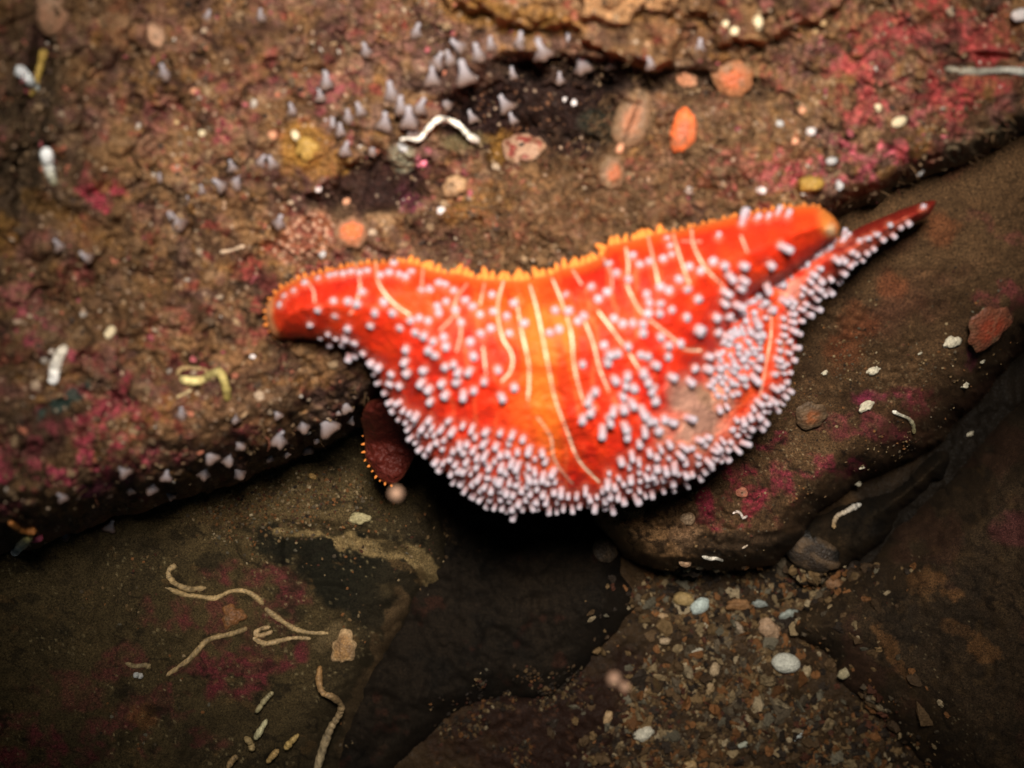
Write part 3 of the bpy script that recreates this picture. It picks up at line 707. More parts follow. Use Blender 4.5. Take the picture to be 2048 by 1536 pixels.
B_POLY = spline([(1872, 402), (1848, 404), (1808, 416), (1768, 433), (1727, 450), (1687, 470), (1640, 480), (1560, 520), (1460, 560), (1380, 640), (1300, 760), (1260, 900), (1290, 985), (1355, 972), (1399, 950), (1431, 935), (1449, 916), (1481, 893), (1493, 871), (1525, 845), (1552, 812), (1572, 788), (1584, 751), (1591, 711), (1598, 660), (1606, 632), (1622, 606), (1640, 588), (1662, 566), (1692, 550), (1714, 527), (1740, 509), (1768, 487), (1791, 470), (1822, 452), (1860, 430)], 4, True)
L_POLY = spline([(727, 868), (728, 896), (731, 920), (742, 937), (758, 960), (778, 970), (797, 966), (814, 945), (830, 915), (850, 880), (850, 830), (790, 800), (740, 800), (722, 835)], 4, True)
def prof(t): t = np.clip(t, 0, 1); return np.sqrt(np.clip(1 - (1 - t)**2, 0, 1))
def star_parts(X, Y):
    dA = poly_sd(X, Y, A_POLY); dB = poly_sd(X, Y, B_POLY)
    zeA = np.interp(Y, [400, 540, 700, 1030], [0.0795, 0.0800, 0.0755, 0.0570])
    zeB = np.interp(Y, [400, 500, 700, 960], [0.064, 0.066, 0.0630, 0.0575])
    nz = 0.0007 * fbm(X, Y, 70, 3, 231) + 0.00035 * fbm(X, Y, 22, 3, 232)
    zA = zeA + 0.021 * prof(dA / 215) + nz
    zB = zeB + 0.0170 * prof(dB / 120) + nz - 0.0012 * np.exp(-((dB - 58) / 16)**2)
    return dA, dB, zA, zB, zeA, zeB
LINES = [[(1060, 571), (1074, 619), (1088, 688), (1098, 740), (1110, 797), (1134, 862), (1157, 920), (1198, 964)],
 [(1033, 597), (1042, 658), (1058, 732), (1056, 799)], [(1075, 835), (1101, 873), (1107, 914), (1125, 944), (1145, 967)],
 [(1007, 562), (995, 614), (1004, 673), (1024, 708), (1022, 740), (1004, 761)], [(934, 568), (910, 606), (922, 658), (913, 702)], [(966, 696), (972, 746)],
 [(752, 526), (758, 568), (787, 606), (819, 629)], [(711, 526), (720, 570), (711, 609), (699, 629)], [(608, 556), (626, 579), (629, 603)], [(846, 538), (843, 573)], [(969, 568), (960, 608)],
 [(1105, 558), (1122, 599), (1142, 664), (1147, 722), (1156, 766), (1170, 814)], [(1170, 643), (1187, 688), (1200, 739), (1217, 780)], [(1146, 541), (1163, 568)],
 [(1197, 623), (1228, 664), (1255, 701), (1276, 735)], [(1207, 517), (1222, 545), (1224, 580)], [(1252, 496), (1257, 534), (1255, 571), (1282, 623), (1317, 653), (1347, 677), (1368, 698), (1402, 701)],
 [(1296, 472), (1310, 534), (1317, 568)], [(1347, 469), (1361, 517), (1378, 565)], [(1383, 459), (1388, 493), (1412, 537), (1446, 571)], [(1482, 472), (1494, 503)],
 [(1542, 606), (1542, 667), (1530, 740), (1520, 790), (1500, 850)], [(1570, 640), (1566, 690), (1556, 745)], [(1364, 482), (1402, 483)], [(880, 660), (900, 640), (912, 625)]]
LINES = [spline(l, 4) for l in LINES]
STRONG = {0: 1, 1: 1, 11: .85, 3: .85, 14: .8, 16: .85, 6: .8, 19: .8, 12: .7, 17: .7, 18: .7}
def star_z(X, Y):
    X = np.asarray(X, float); Y = np.asarray(Y, float)
    dA, dB, zA, zB, *_ = star_parts(X, Y)
    k = 0.0006 + 0.0065 * sm(Y, 600, 740)
    h = np.clip(k - np.abs(zA - zB), 0, None)
    both = np.maximum(zA, zB) + h * h / (4 * k)
    return np.where((dA > 0) & (dB > 0), both, np.where(dA > 0, zA, np.where(dB > 0, zB, np.where(dA > dB, zA, zB))))

root = bpy.data.objects.new('starfish', None); COL.objects.link(root)
root.location = tuple(P(1080, 700, 0.06))
root['label'] = 'bright red orange starfish with white tube-like papillae draped over the boulder edge'
root['category'] = 'starfish'
root_loc = np.array(root.location)

# papillae: short blunt tubes standing on the skin
pa = [(465,605),(545,590),(585,580),(635,580),(690,565),(750,570),(800,555),(375,640),(300,690),(235,725),(205,785),(570,760),(465,815),(580,860),(410,915),(670,765),(735,780),(770,700),(910,765),(855,835),(980,840),(825,920),(670,940),(655,1000),(715,1040),(890,585),(950,570),(980,510),(1015,580),(1060,600),(1100,560),(1025,940),(1100,890),(1150,880),(1130,970),(1190,990),(1215,900),(1170,690),(1225,680),(1290,640),(1330,650),(1390,690),(1275,800),(1285,840),(1340,770),(1400,820),(1440,910),(1470,760),(1520,800),(1570,850),(1650,720),(1660,830),(1750,870),(1800,780),(1870,910),(1770,980),(1640,950),(1580,990),(1250,1030),(1330,1010),(1340,1070),(1220,1090),(1270,1130),(1070,1080),(1065,1160),(1080,1240),(1195,1220),(1180,1300),(1500,1050),(1520,1130),(1690,1220),(1800,1340),(1710,1400),(1340,1200),(1390,1180),(1430,1230),(1500,1230),(1320,1310),(970,1250),(960,1310),(1030,1330),(890,1200),(1230,1350),(1240,1430),(1340,1390),(1420,1300),(1460,1380),(1530,1360),(1600,1300),(545,1050),(680,1130),(720,1120),(780,1110),(840,1170)]
pb = [(830,285),(850,330),(810,405),(860,380),(630,390),(670,440),(725,425),(490,435),(540,490),(610,525),(900,525),(960,450),(1030,475),(1100,425),(1160,440),(1185,490),(1130,275),(1270,440),(1265,520),(1250,570),(1430,430),(1495,325),(1535,155),(1475,145),(1420,165),(1355,170),(1270,200),(1285,170),(240,615),(390,570),(480,600),(430,640),(180,710),(260,710),(340,740),(310,770),(150,840),(195,820),(710,610),(725,660),(790,570),(845,590),(795,670),(785,720),(855,700),(950,580),(1010,635),(1160,590),(1155,650),(945,745),(1010,815),(720,725),(690,780),(690,835),(520,755),(575,785),(630,775),(790,855),(830,910),(835,970),(905,900),(460,910),(540,950),(490,960),(480,990),(600,910),(335,1015),(680,960),(715,970),(750,1020),(690,1060),(715,1110),(755,1160),(760,1220),(520,1105),(600,1080),(590,1120),(630,1150),(410,1170),(385,1210),(390,1280),(340,1330),(565,1200),(575,1270),(620,1240),(520,1280),(490,1330),(455,1390),(580,1370),(600,1400),(680,1280),(710,1320),(740,1350),(770,1400),(810,1330),(830,1350),(700,1390),(1110,740),(1220,665),(1290,670),(1365,640),(1410,550),(1480,560),(1180,740),(1230,760),(1290,730),(1350,760),(1430,700),(1500,640),(1360,820),(1120,830),(1160,850),(1200,850),(1240,850),(1150,890),(1190,910),(1240,910),(1270,980),(1360,985),(1325,1085),(1060,970),(1120,960),(990,1040),(1050,1040),(1130,1040),(1090,1110),(1220,1000),(850,1090),(950,1110),(940,1330)]
small = [(1535,155),(1475,145),(1420,165),(1355,170),(830,285),(850,330),(1130,275),(860,380)]
pcc = [(1300,265),(1180,365),(1125,400),(1050,390),(1065,460),(940,460),(990,490),(870,495),(920,560),(870,590),(760,590),(780,660),(745,690),(690,735),(665,800),(590,875),(640,640),(690,640),(520,790),(470,750),(435,700),(580,580),(540,610),(485,640),(710,455),(740,475),(495,850),(485,920),(465,990),(440,1060),(825,520),(800,600)]
pap = [(500 + x / 3.413, 380 + y / 3.413, 8.4 if x > 600 else 6.6) for x, y in pa] + [(1050 + x / 2.926, 380 + y / 2.926, 6.0 if (x, y) in small else (12.5 if (x, y) == (1010, 815) else 8.6)) for x, y in pb] + [(1500 + x / 3.737 - 2, 350 + y / 3.737 - 4, 6.4 + 1.4 * (x < 700)) for x, y in pcc]
G1 = [(690, 600), (735, 735), (760, 764), (800, 800), (840, 815), (880, 820), (930, 825), (970, 850), (1010, 860), (1060, 880), (1100, 905), (1125, 955), (1165, 985), (1215, 985), (1190, 940), (1180, 900), (1210, 860), (1240, 825), (1290, 815), (1340, 850), (1385, 880), (1400, 900)]
gx = np.array([660, 700, 740, 780, 830, 880, 930, 980, 1030, 1080, 1120, 1160, 1200, 1230, 1270, 1320, 1370, 1420]); gy = np.array([672, 690, 735, 785, 830, 845, 840, 850, 865, 895, 930, 985, 965, 925, 890, 880, 895, 870])
have = [(a, b) for a, b, c in pap]
cand = []
strip_lines = [l for l in LINES]
tries = rng.uniform((640, 480), (1880, 1035), (60000, 2))
tA = poly_sd(tries[:, 0], tries[:, 1], A_POLY); tB = poly_sd(tries[:, 0], tries[:, 1], B_POLY)
tl = np.min([seg_dist(tries[:, 0], tries[:, 1], l) for l in LINES[:3]], 0)
zt = star_z(tries[:, 0], tries[:, 1])
grid_h = {}
def near_ok(x, y, r):
    gi, gj = int(x // 24), int(y // 24)
    for a in range(gi - 1, gi + 2):
        for b in range(gj - 1, gj + 2):
            for (qx, qy) in grid_h.get((a, b), ()):
                if (qx - x)**2 + (qy - y)**2 < r * r: return False
    return True
def put(x, y): grid_h.setdefault((int(x // 24), int(y // 24)), []).append((x, y))
for a, b in have: put(a, b)
_, _, tzA, tzB, _, _ = star_parts(tries[:, 0], tries[:, 1])
for (x, y), a, b, l, za_, zb_ in zip(tries, tA, tB, tl, tzA, tzB):
    onA = a > 0 and (b <= 0 or za_ > zb_)
    if onA:
        if a < 3 or l < 10: continue
        if x < 640 or y < np.interp(x, gx, gy) - 6 or x > 1440: continue
        if 1125 < x < 1200 and y < 985 and 0 < (x - np.interp(y, [700, 862, 964], [1098, 1134, 1198])) + 20 < 45: continue
        r = 14.0 if y > np.interp(x, gx, gy) + 40 or a < 60 else 19
        if fbm(x, y, 40, 2, 261) < -0.75 and a > 45: continue
    elif b > 2:
        low = y > 470 and x > 1640
        if x > 1640:
            if b > 16 and y < np.interp(x, [1640, 1700, 1870], [560, 520, 404]): continue
            r = 15
        elif b < 40: r = 13.5
        elif b < 74: continue
        else: r = 12.5
        if blob(np.array(x), np.array(y), 1400, 825, 44, 60, 25, 262, 0.3, 30, 0.3) > 0.5: continue
    else: continue
    if near_ok(x, y, r):
        put(x, y); pap.append((x, y, rng.uniform(5.0, 7.4) + 1.0 * float(sm(y, 820, 980)) * rng.uniform(0, 1)))
SG = 2.0
xs = np.arange(515, 1885, SG); ys = np.arange(395, 1050, SG)
X, Y = np.meshgrid(xs, ys)
dA, dB, zA, zB, zeA, zeB = star_parts(X, Y)
inA = (dA > 0); inB = (dB > 0)
useA = inA & (~inB | (zA > zB))
ins = np.maximum(dA, dB)
z = np.where(ins > 0, star_z(X, Y), np.where(dA > dB, zeA, zeB))
dl = np.full(X.shape, 99.0); lw = np.zeros(X.shape)
for k, l in enumerate(LINES):
    bx = (X > l[:, 0].min() - 40) & (X < l[:, 0].max() + 40) & (Y > l[:, 1].min() - 40) & (Y < l[:, 1].max() + 40)
    dd = seg_dist(X[bx], Y[bx], l)
    cur = np.full(X.shape, 99.0); cur[bx] = dd
    lw = np.where(cur < dl, STRONG.get(k, .5), lw); dl = np.minimum(dl, cur)
z = z - 0.0005 * np.exp(-(dl / 7)**2) * (lw > .6)
pd = np.full(X.shape, 99.0)                       # distance to the nearest papilla foot
for (qx, qy, qr) in pap:
    i0 = int((qx - 22 - xs[0]) / SG); j0 = int((qy - 22 - ys[0]) / SG)
    i0, j0 = max(i0, 0), max(j0, 0)
    w_ = (slice(j0, j0 + 23), slice(i0, i0 + 23))
    pd[w_] = np.minimum(pd[w_], np.hypot(X[w_] - qx, Y[w_] - qy))
C = np.empty(X.shape + (3,))
n = fbm(X, Y, 70, 4, 241)
C[...] = (0.78, 0.032, 0.007)
bl(C, sm(n, 0.1, 0.9) * 0.7, (0.85, 0.060, 0.008)); bl(C, sm(n, -0.15, -0.8) * 0.75, (0.44, 0.012, 0.005))
bl(C, sm(fbm(X, Y, 24, 3, 242), -0.35, -0.8) * 0.5, (0.50, 0.015, 0.006))
bl(C, blob(X, Y, 600, 610, 70, 60, 0, 243, 0.5, 40, 0.5) * 0.55, (0.42, 0.012, 0.005))
bl(C, blob(X, Y, 1400, 480, 50, 60, 20, 244, 0.5, 40, 0.5) * 0.4, (0.48, 0.02, 0.008))
og = np.maximum.reduce([blob(X, Y, 1085, 830, 70, 110, 0, 245, 0.3, 50, 0.6), blob(X, Y, 1110, 650, 60, 60, 0, 246, 0.4, 40, 0.6), blob(X, Y, 1030, 610, 80, 60, 0, 247, 0.4, 40, 0.6), blob(X, Y, 850, 600, 60, 40, 20, 248, 0.4, 40, 0.6) * .5])
bl(C, og * 0.6, (0.90, 0.12, 0.010))  # overexposed strobe glow painted into the skin as orange
wx = (X - 1090) * (1 + 0.0006 * (Y - 560)) - 0.16 * (Y - 560)
wr = np.sin(wx / 7.5 + 2.5 * fbm(X, Y, 110, 3, 258))
bl(C, sm(wr, 0.35, 0.9) * sm(fbm(X, Y, 60, 3, 259), -0.5, 0.3) * sm(np.abs(X - 1090), 330, 120) * 0.45, (0.52, 0.014, 0.005))
bl(C, sm(-wr, 0.75, 1.0) * sm(fbm(X, Y, 50, 3, 260), -0.1, 0.5) * sm(np.abs(X - 1090), 330, 120) * 0.4, (0.93, 0.20, 0.06))
top_edge = seg_dist(X, Y, spline(A_UP, 4))
bl(C, sm(top_edge, 26, 5) * 0.75, (0.88, 0.15, 0.018)); bl(C, sm(top_edge, 9, 2) * 0.5, (0.92, 0.34, 0.09))
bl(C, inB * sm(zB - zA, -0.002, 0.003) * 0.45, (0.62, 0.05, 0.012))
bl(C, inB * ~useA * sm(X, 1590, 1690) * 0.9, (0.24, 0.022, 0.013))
for l in ((-14, 12),): bl(C, sm(np.abs(np.where(useA, 99, dB - 58)), 14, 4) * 0.6, (0.85, 0.11, 0.02))
bl(C, blob(X, Y, 1398, 828, 66, 98, 25, 249, 0.4, 40, 0.45) * 0.9, (0.50, 0.30, 0.22))
bl(C, blob(X, Y, 1415, 790, 20, 26, 0, 250, 0.4, 20, 0.4) * 0.5, (0.20, 0.12, 0.05))
bl(C, blob(X, Y, 1590, 590, 26, 34, 20, 251, 0.3, 20, 0.3) * 0.6, (0.80, 0.42, 0.33))
bl(C, blob(X, Y, 1658, 446, 18, 32, -20, 252, 0.3, 16, 0.7) * 0.9, (0.95, 0.30, 0.055)); bl(C, blob(X, Y, 1662, 460, 9, 12, 0, 253, 0.2, 10, 0.6) * 0.8, (0.95, 0.68, 0.40))
bl(C, sm(seg_dist(X, Y, [(537, 600), (534, 640), (548, 672)]), 14, 5) * 0.8, (0.92, 0.45, 0.20))
bl(C, np.maximum(blob(X, Y, 1082, 760, 30, 170, -6, 271, .25, 40, .5), blob(X, Y, 1125, 700, 20, 90, -6, 272, .25, 40, .5)) * 0.6, (0.92, 0.20, 0.018))  # brighter glow down the middle, also put into the skin colour
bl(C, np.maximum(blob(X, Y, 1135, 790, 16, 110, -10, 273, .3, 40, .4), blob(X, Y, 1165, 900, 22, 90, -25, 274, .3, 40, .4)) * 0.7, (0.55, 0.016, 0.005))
halo = np.exp(-(dl / 9)**2) * (lw > .6)
bl(C, halo * 0.3, (0.90, 0.14, 0.012))
lnz = 0.55 + 0.45 * sm(fbm(X, Y, 34, 3, 256), -0.6, 0.3)
bl(C, sm(dl, 3.0, 0.8) * np.clip(lw * 1.3, 0, 1) * lnz, (0.95, 0.84, 0.62))
bl(C, sm(pd, 15, 7) * 0.42, (0.90, 0.22, 0.12))  # soft bloom round each papilla, painted on the skin
inside = ins > 0
keep = ins > -0.5
V = P(X, Y, z)
zbot = np.where(useA | ~inB, zeA, zeB) - 0.0025 * prof(np.clip(ins, 0, 30) / 30) - 0.0008
Vb = P(X, Y, np.minimum(zbot, z - 0.0006))
ny, nx = X.shape
ft = grid_faces(ny, nx); ft = ft[(keep.ravel()[ft]).all(1)]
# boundary edges -> side wall
def boundary(fc):
    e = np.concatenate([fc[:, [0, 1]], fc[:, [1, 2]], fc[:, [2, 3]], fc[:, [3, 0]]])
    key = np.sort(e, 1); key = key[:, 0] * 10**7 + key[:, 1]
    u, idx, cnt = np.unique(key, return_index=True, return_counts=True)
    return e[idx[cnt == 1]]
be = boundary(ft); NV = ny * nx
side = np.stack([be[:, 1], be[:, 0], be[:, 0] + NV, be[:, 1] + NV], -1)
Vall = np.concatenate([V.reshape(-1, 3), Vb.reshape(-1, 3)]); Call = np.concatenate([C.reshape(-1, 3)] * 2)
FA = [ft, ft[:, ::-1] + NV, side]
# the far arm joins the same body; its shade is put into the dark red
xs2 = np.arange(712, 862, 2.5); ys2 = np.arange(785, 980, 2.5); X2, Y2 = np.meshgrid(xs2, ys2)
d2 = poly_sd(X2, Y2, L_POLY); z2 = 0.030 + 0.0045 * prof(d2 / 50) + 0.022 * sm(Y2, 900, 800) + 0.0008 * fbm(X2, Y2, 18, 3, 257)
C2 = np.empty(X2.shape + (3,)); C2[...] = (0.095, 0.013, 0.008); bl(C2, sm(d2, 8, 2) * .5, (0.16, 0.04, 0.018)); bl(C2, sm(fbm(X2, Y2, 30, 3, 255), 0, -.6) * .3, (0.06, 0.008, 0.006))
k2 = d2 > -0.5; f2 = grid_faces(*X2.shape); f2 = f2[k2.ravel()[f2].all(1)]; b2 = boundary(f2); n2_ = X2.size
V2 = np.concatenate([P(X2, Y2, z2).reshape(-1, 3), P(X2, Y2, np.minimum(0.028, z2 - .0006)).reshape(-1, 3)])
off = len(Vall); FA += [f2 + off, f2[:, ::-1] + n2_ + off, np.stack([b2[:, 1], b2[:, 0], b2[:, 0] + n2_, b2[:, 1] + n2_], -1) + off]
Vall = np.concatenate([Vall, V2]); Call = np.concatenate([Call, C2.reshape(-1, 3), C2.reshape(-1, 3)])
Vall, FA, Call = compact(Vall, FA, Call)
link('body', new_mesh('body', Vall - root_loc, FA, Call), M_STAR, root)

# papilla meshes
capsule = lathe([(1.05, -0.6), (0.98, 0.15), (0.95, 0.8), (0.97, 1.4), (0.92, 1.85), (0.72, 2.08), (0.36, 2.16)], 10)
cz = np.clip((capsule[0][:, 2:3] + 0.3) / 1.9, 0, 1)
ccol = np.array([0.50, 0.27, 0.27]) * (1 - cz) + np.array([0.42, 0.38, 0.44]) * cz
cap_me = new_mesh('papilla', capsule[0], [capsule[1], capsule[2]], ccol); cap_me.materials.append(M_PAP)
pap = np.array(pap)
order = np.argsort(-pap[:, 2])
rest_v, rest_f4, rest_f3 = [], [], []; nvc = len(capsule[0])
cnt = 0
for k in order:
    x, y, r = pap[k]
    zc = float(star_z(np.array(x), np.array(y)))
    nr = surf_normal(x, y, star_z, 6.0)
    dmin = max(float(poly_sd(np.array(x), np.array(y), A_POLY)), float(poly_sd(np.array(x), np.array(y), B_POLY)))
    nr = nr + rng.normal(size=3) * 0.24
    cx_ = (x - 1180) / 420
    lean = float(sm(y, 600, 900)) * 0.75 if x < 1330 else 0.65 * float(sm(x, 1300, 1480))
    nr = nr / np.linalg.norm(nr) + lean * np.array([0.75 * cx_, -0.9 if x < 1330 else -0.35, 0])
    if dmin < 26:   # lean outward at the rim
        e = 4.0
        g = np.array([max(float(poly_sd(np.array(x + a), np.array(y + b), A_POLY)), float(poly_sd(np.array(x + a), np.array(y + b), B_POLY))) for a, b in ((e, 0), (-e, 0), (0, e), (0, -e))])
        o = np.array([-(g[0] - g[1]), (g[2] - g[3]), 0.0]); o /= np.linalg.norm(o) + 1e-9
        nr = nr / np.linalg.norm(nr) + o * 0.7 * (1 - dmin / 26)
    nr /= np.linalg.norm(nr)
    s = r * mpp(zc)
    Rm = frame_from(nr, rng.uniform(0, 6))
    ln = rng.uniform(0.65, 1.35) * (0.38 + 0.80 * max(float(sm(y, 600, 860)), float(sm(x, 1380, 1480)) * (1 - 0.55 * float(sm(x, 1620, 1700)))))
    pos = P(x, y, zc)
    if cnt < 100:
        o_ = link('papilla', cap_me, None, root)
        M4 = Matrix(Rm.tolist()).to_4x4() @ Matrix.Diagonal((s, s * (0.85 + 0.3 * ((k * 37) % 10) / 10), s * ln, 1))
        M4.translation = Vector(pos - root_loc)
        o_.matrix_local = M4
    else:
        rest_v.append((capsule[0] * [s * rng.uniform(.85, 1.1), s * rng.uniform(.8, 1.15), s * ln]) @ Rm.T + pos - root_loc)
        b_ = len(rest_f4) * nvc
        rest_f4.append(capsule[1] + b_); rest_f3.append(capsule[2] + b_)
    cnt += 1
me = new_mesh('small_papillae', np.concatenate(rest_v), [np.concatenate(rest_f4), np.concatenate(rest_f3)], np.tile(ccol, (len(rest_v), 1)))
link('small_papillae', me, M_PAP, root, kind='stuff')
print('papillae', len(pap))

# orange marginal spines along the upper fringe, then along the dark far arm
tooth = lathe([(0.66, -0.6), (0.72, 0.2), (0.62, 0.7), (0.40, 1.15), (0.14, 1.45)], 7)
tooth_me = new_mesh('marginal_spine', tooth[0], [tooth[1], tooth[2]]); tooth_me.materials.append(M_SPINE)
edge = spline(A_UP, 10)
seg = np.r_[0, np.cumsum(np.linalg.norm(np.diff(edge, axis=0), axis=1))]
def spine_at(x, y, nx_, ny_, zc, s_px, ln):
    s = s_px * mpp(zc)
    n3 = np.array([nx_ + rng.normal() * .18, -ny_ + rng.normal() * .18, 0.35 + rng.normal() * .2])
    Rm = frame_from(n3, rng.uniform(0, 6))
    o_ = link('marginal_spine', tooth_me, None, root)
    M4 = Matrix(Rm.tolist()).to_4x4() @ Matrix.Diagonal((s, s, s * ln, 1))
    M4.translation = Vector(P(x, y, zc) - root_loc); o_.matrix_local = M4
gaps = [846, 901, 945, 1004, 1066, 1112, 1140, 1207, 1250, 1296]
NS = 88
for k in range(NS):
    t = (k + 0.5 + rng.uniform(-.25, .25)) / NS * (seg[-1] - 70)
    x = np.interp(t, seg, edge[:, 0]); y = np.interp(t, seg, edge[:, 1])
    x2 = np.interp(t + 4, seg, edge[:, 0]); y2 = np.interp(t + 4, seg, edge[:, 1]); x1 = np.interp(t - 4, seg, edge[:, 0]); y1 = np.interp(t - 4, seg, edge[:, 1])
    tx, ty = x2 - x1, y2 - y1; l_ = math.hypot(tx, ty) + 1e-9
    nx_, ny_ = ty / l_, -tx / l_
    big = 820 < x < 1320
    if big and min(abs(x - g) for g in gaps) < 6: nx_ += 0.3
    zc = float(np.interp(y, [400, 540, 700], [0.0795, 0.0800, 0.0745])) + 0.0012
    spine_at(x - nx_ * 3, y - ny_ * 3, nx_, ny_, zc, rng.uniform(8.5, 14.0) if big else rng.uniform(4.6, 6.4), rng.uniform(0.9, 1.55) if big else rng.uniform(.7, 1.3))
for (x, y) in ((727, 872), (728, 888), (728, 904), (731, 920), (738, 932), (745, 942), (752, 953), (760, 961), (770, 967), (783, 971)):
    d_ = np.array([x - 790.0, y - 890.0]); d_ /= np.linalg.norm(d_)
    spine_at(x, y, d_[0], d_[1], 0.0312, rng.uniform(2.4, 4.2), rng.uniform(.6, 1.2))

# ---------------------------------------------------------------- little creatures and shells on the rock
def place(name, V, faces, C, mat, px, py, nrm, spin, scale, lift, zc=None, **kw):
    zc = float(top_z(np.array(float(px)), np.array(float(py)))) if zc is None else zc
    s = scale * mpp(zc)
    me = new_mesh(name, np.asarray(V) * s, faces, C)
    o = link(name, me, mat, **kw)
    R = Matrix(frame_from(nrm, spin).tolist()).to_4x4(); R.translation = Vector(P(px, py, zc + lift * s)); o.matrix_world = R
    return o

def worm(pxs, r_px, col, label, lift=0.5, name='worm_tube', cat='worm tube', group=None, taper=1.0, zoff=None, end_lift=0.0, col2=None, ring=0.10):
    p = spline(pxs, 9); m = len(p)
    z = top_z(p[:, 0], p[:, 1])
    z = np.convolve(np.pad(z, 4, mode='edge'), np.ones(9) / 9, 'valid')
    if zoff is not None: z = z + zoff
    rr = 0.88 * r_px * mpp(z) * np.linspace(taper, 1.0, m) * (1 + 0.035 * np.sin(np.arange(m) * 1.7) + 0.07 * rng.normal(size=m) + (0.22 if r_px < 10 else 0.08) * fbm(np.arange(m), np.zeros(m), 9, 2, int(abs(p[0, 0]) + 1) % 60))
    rr = rr * np.clip(np.minimum(np.arange(m), np.arange(m)[::-1]) / 5 + 0.5, 0, 1)
    z = z + lift * rr + 0.15 * end_lift * np.linspace(0, 1, m)**2
    V, F4, F3 = tube(P(p[:, 0], p[:, 1], z), rr)
    o0 = V.mean(0); n = 10
    C = np.tile(np.array(col, float), (len(V), 1))
    if col2 is not None:
        t = np.r_[np.repeat(np.linspace(0, 1, m), n), np.ones(2 * n), 0, 1][:, None]
        C = C * (1 - t) + np.array(col2) * t
    C *= np.clip(1 + 0.3 * rng.normal(size=(len(V), 1)), .3, 1.3) * (1 + 0.25 * fbm(np.arange(len(V)) // n, np.zeros(len(V)), 4, 3, int(abs(p[0, 0])) % 50))[:, None]
    o = link(name, new_mesh(name, V - o0, [F4, F3], C), M_TUBE, label=label, cat=cat, group=group)
    o.location = Vector(o0); return o

white = (0.78, 0.72, 0.62)
worm([(800, 279), (815, 277), (838, 278), (856, 258), (875, 240), (897, 240), (920, 252), (938, 272), (955, 282)], 9, (0.9, 0.85, 0.75), 'bright white arched worm tube lying over the dark maroon hollow', 0.9, taper=0.35, zoff=0.004)
worm([(72, 178), (62, 165), (48, 150), (38, 140)], 13, (0.55, 0.62, 0.62), 'chalky white tube with a painted gleam beside a yellow stalk in the dark corner', 0.8, taper=.7, end_lift=.006, col2=(0.9, 0.95, 1.0))  # gleam on the end comes from the paler end colour
worm([(60, 192), (70, 160), (82, 125), (88, 100)], 9, (0.33, 0.22, 0.05), 'ochre stalk beside the uppermost chalky white tube', 0.6, name='ochre_stalk', cat='stalk')
worm([(110, 370), (100, 345), (95, 322), (93, 300)], 16, (0.22, 0.20, 0.11), 'stout grey green worm tube ending in a painted white gleam', 0.7, taper=.55, end_lift=.005, col2=(0.85, 0.88, 0.92))  # white glint at the end is put into the colour
worm([(130, 694), (120, 710), (112, 728), (108, 748), (106, 764)], 12, (0.80, 0.72, 0.58), 'short thick white worm tube above the teal patch', 0.8, taper=.9, end_lift=.003, col2=(.95, .95, .95))  # end whitened as a painted glint
worm([(58, 1072), (48, 1085), (36, 1098), (28, 1106)], 9, (0.42, 0.36, 0.12), 'stubby yellow white tube poking from the lower boulder edge', 0.8, zoff=.004, end_lift=.004, col2=(.85, .9, .95))  # bluish white end colour stands in for a glint
worm([(20, 1045), (45, 1062), (70, 1062)], 8, (0.45, 0.17, 0.04), 'orange sponge finger beside the stubby tube at the boulder edge', 0.5, name='sponge_finger', cat='sponge', zoff=.003)
worm([(455, 800), (452, 775), (440, 745), (425, 748), (405, 760), (385, 762), (362, 758)], 11, (0.26, 0.20, 0.05), 'glossy yellow olive worm tube bent like a hook', 0.8, taper=.8, col2=(0.60, 0.50, 0.22), end_lift=.003)
worm([(352, 795), (368, 788), (382, 780)], 4, (0.5, 0.38, 0.2), 'tiny tan tube just under the hooked olive worm tube', 0.8)
worm([(415, 742), (385, 736), (362, 738), (354, 752)], 5, (0.30, 0.20, 0.09), 'thin brown tube curling round the hooked olive worm tube', 0.8)
worm([(440, 505), (465, 500), (488, 492)], 4.5, (0.55, 0.40, 0.28), 'pale curved sliver of tube above the starfish arm tip', 0.8)
worm([(1890, 137), (1950, 144), (2010, 140), (2070, 147)], 8, (0.22, 0.19, 0.14), 'long pale grey tube lying on the crimson crust', 0.8, col2=(.36, .36, .33))
# low rock, lower left
tanc = (0.40, 0.28, 0.135)
worm([(352, 1130), (338, 1140), (338, 1155), (352, 1168), (378, 1178), (410, 1176)], 7.5, tanc, 'hooked tan worm tube at the head of the meandering tubes', -.25)
worm([(330, 1174), (365, 1188), (400, 1193), (430, 1196), (460, 1183), (490, 1182), (512, 1194), (526, 1208)], 5.5, (0.46, 0.32, 0.15), 'long meandering tan worm tube beside the hooked one', -.25)
worm([(530, 1216), (550, 1232), (572, 1247), (590, 1258), (620, 1265), (655, 1266)], 6, tanc, 'tan worm tube slanting down towards the ochre sponge lump', -.25)
worm([(494, 1256), (470, 1265), (442, 1272), (415, 1280), (395, 1300), (370, 1325), (330, 1352)], 6.5, (0.34, 0.235, 0.11), 'tan worm tube running diagonally off from the little forked tubes', -.25)
worm([(545, 1262), (525, 1270), (510, 1268), (520, 1258), (540, 1254)], 5.5, (0.48, 0.33, 0.17), 'small looped tan worm tube in the cluster of tubes', -.25)
worm([(505, 1275), (530, 1287), (560, 1281), (590, 1275), (620, 1277)], 5.5, (0.43, 0.30, 0.15), 'straight tan worm tube lying lowest in the cluster of tubes', -.25)
worm([(250, 1325), (268, 1332), (290, 1330), (300, 1335)], 5.5, (0.27, 0.20, 0.10), 'faint tan worm tube beside two tiny pale shells', -.25)
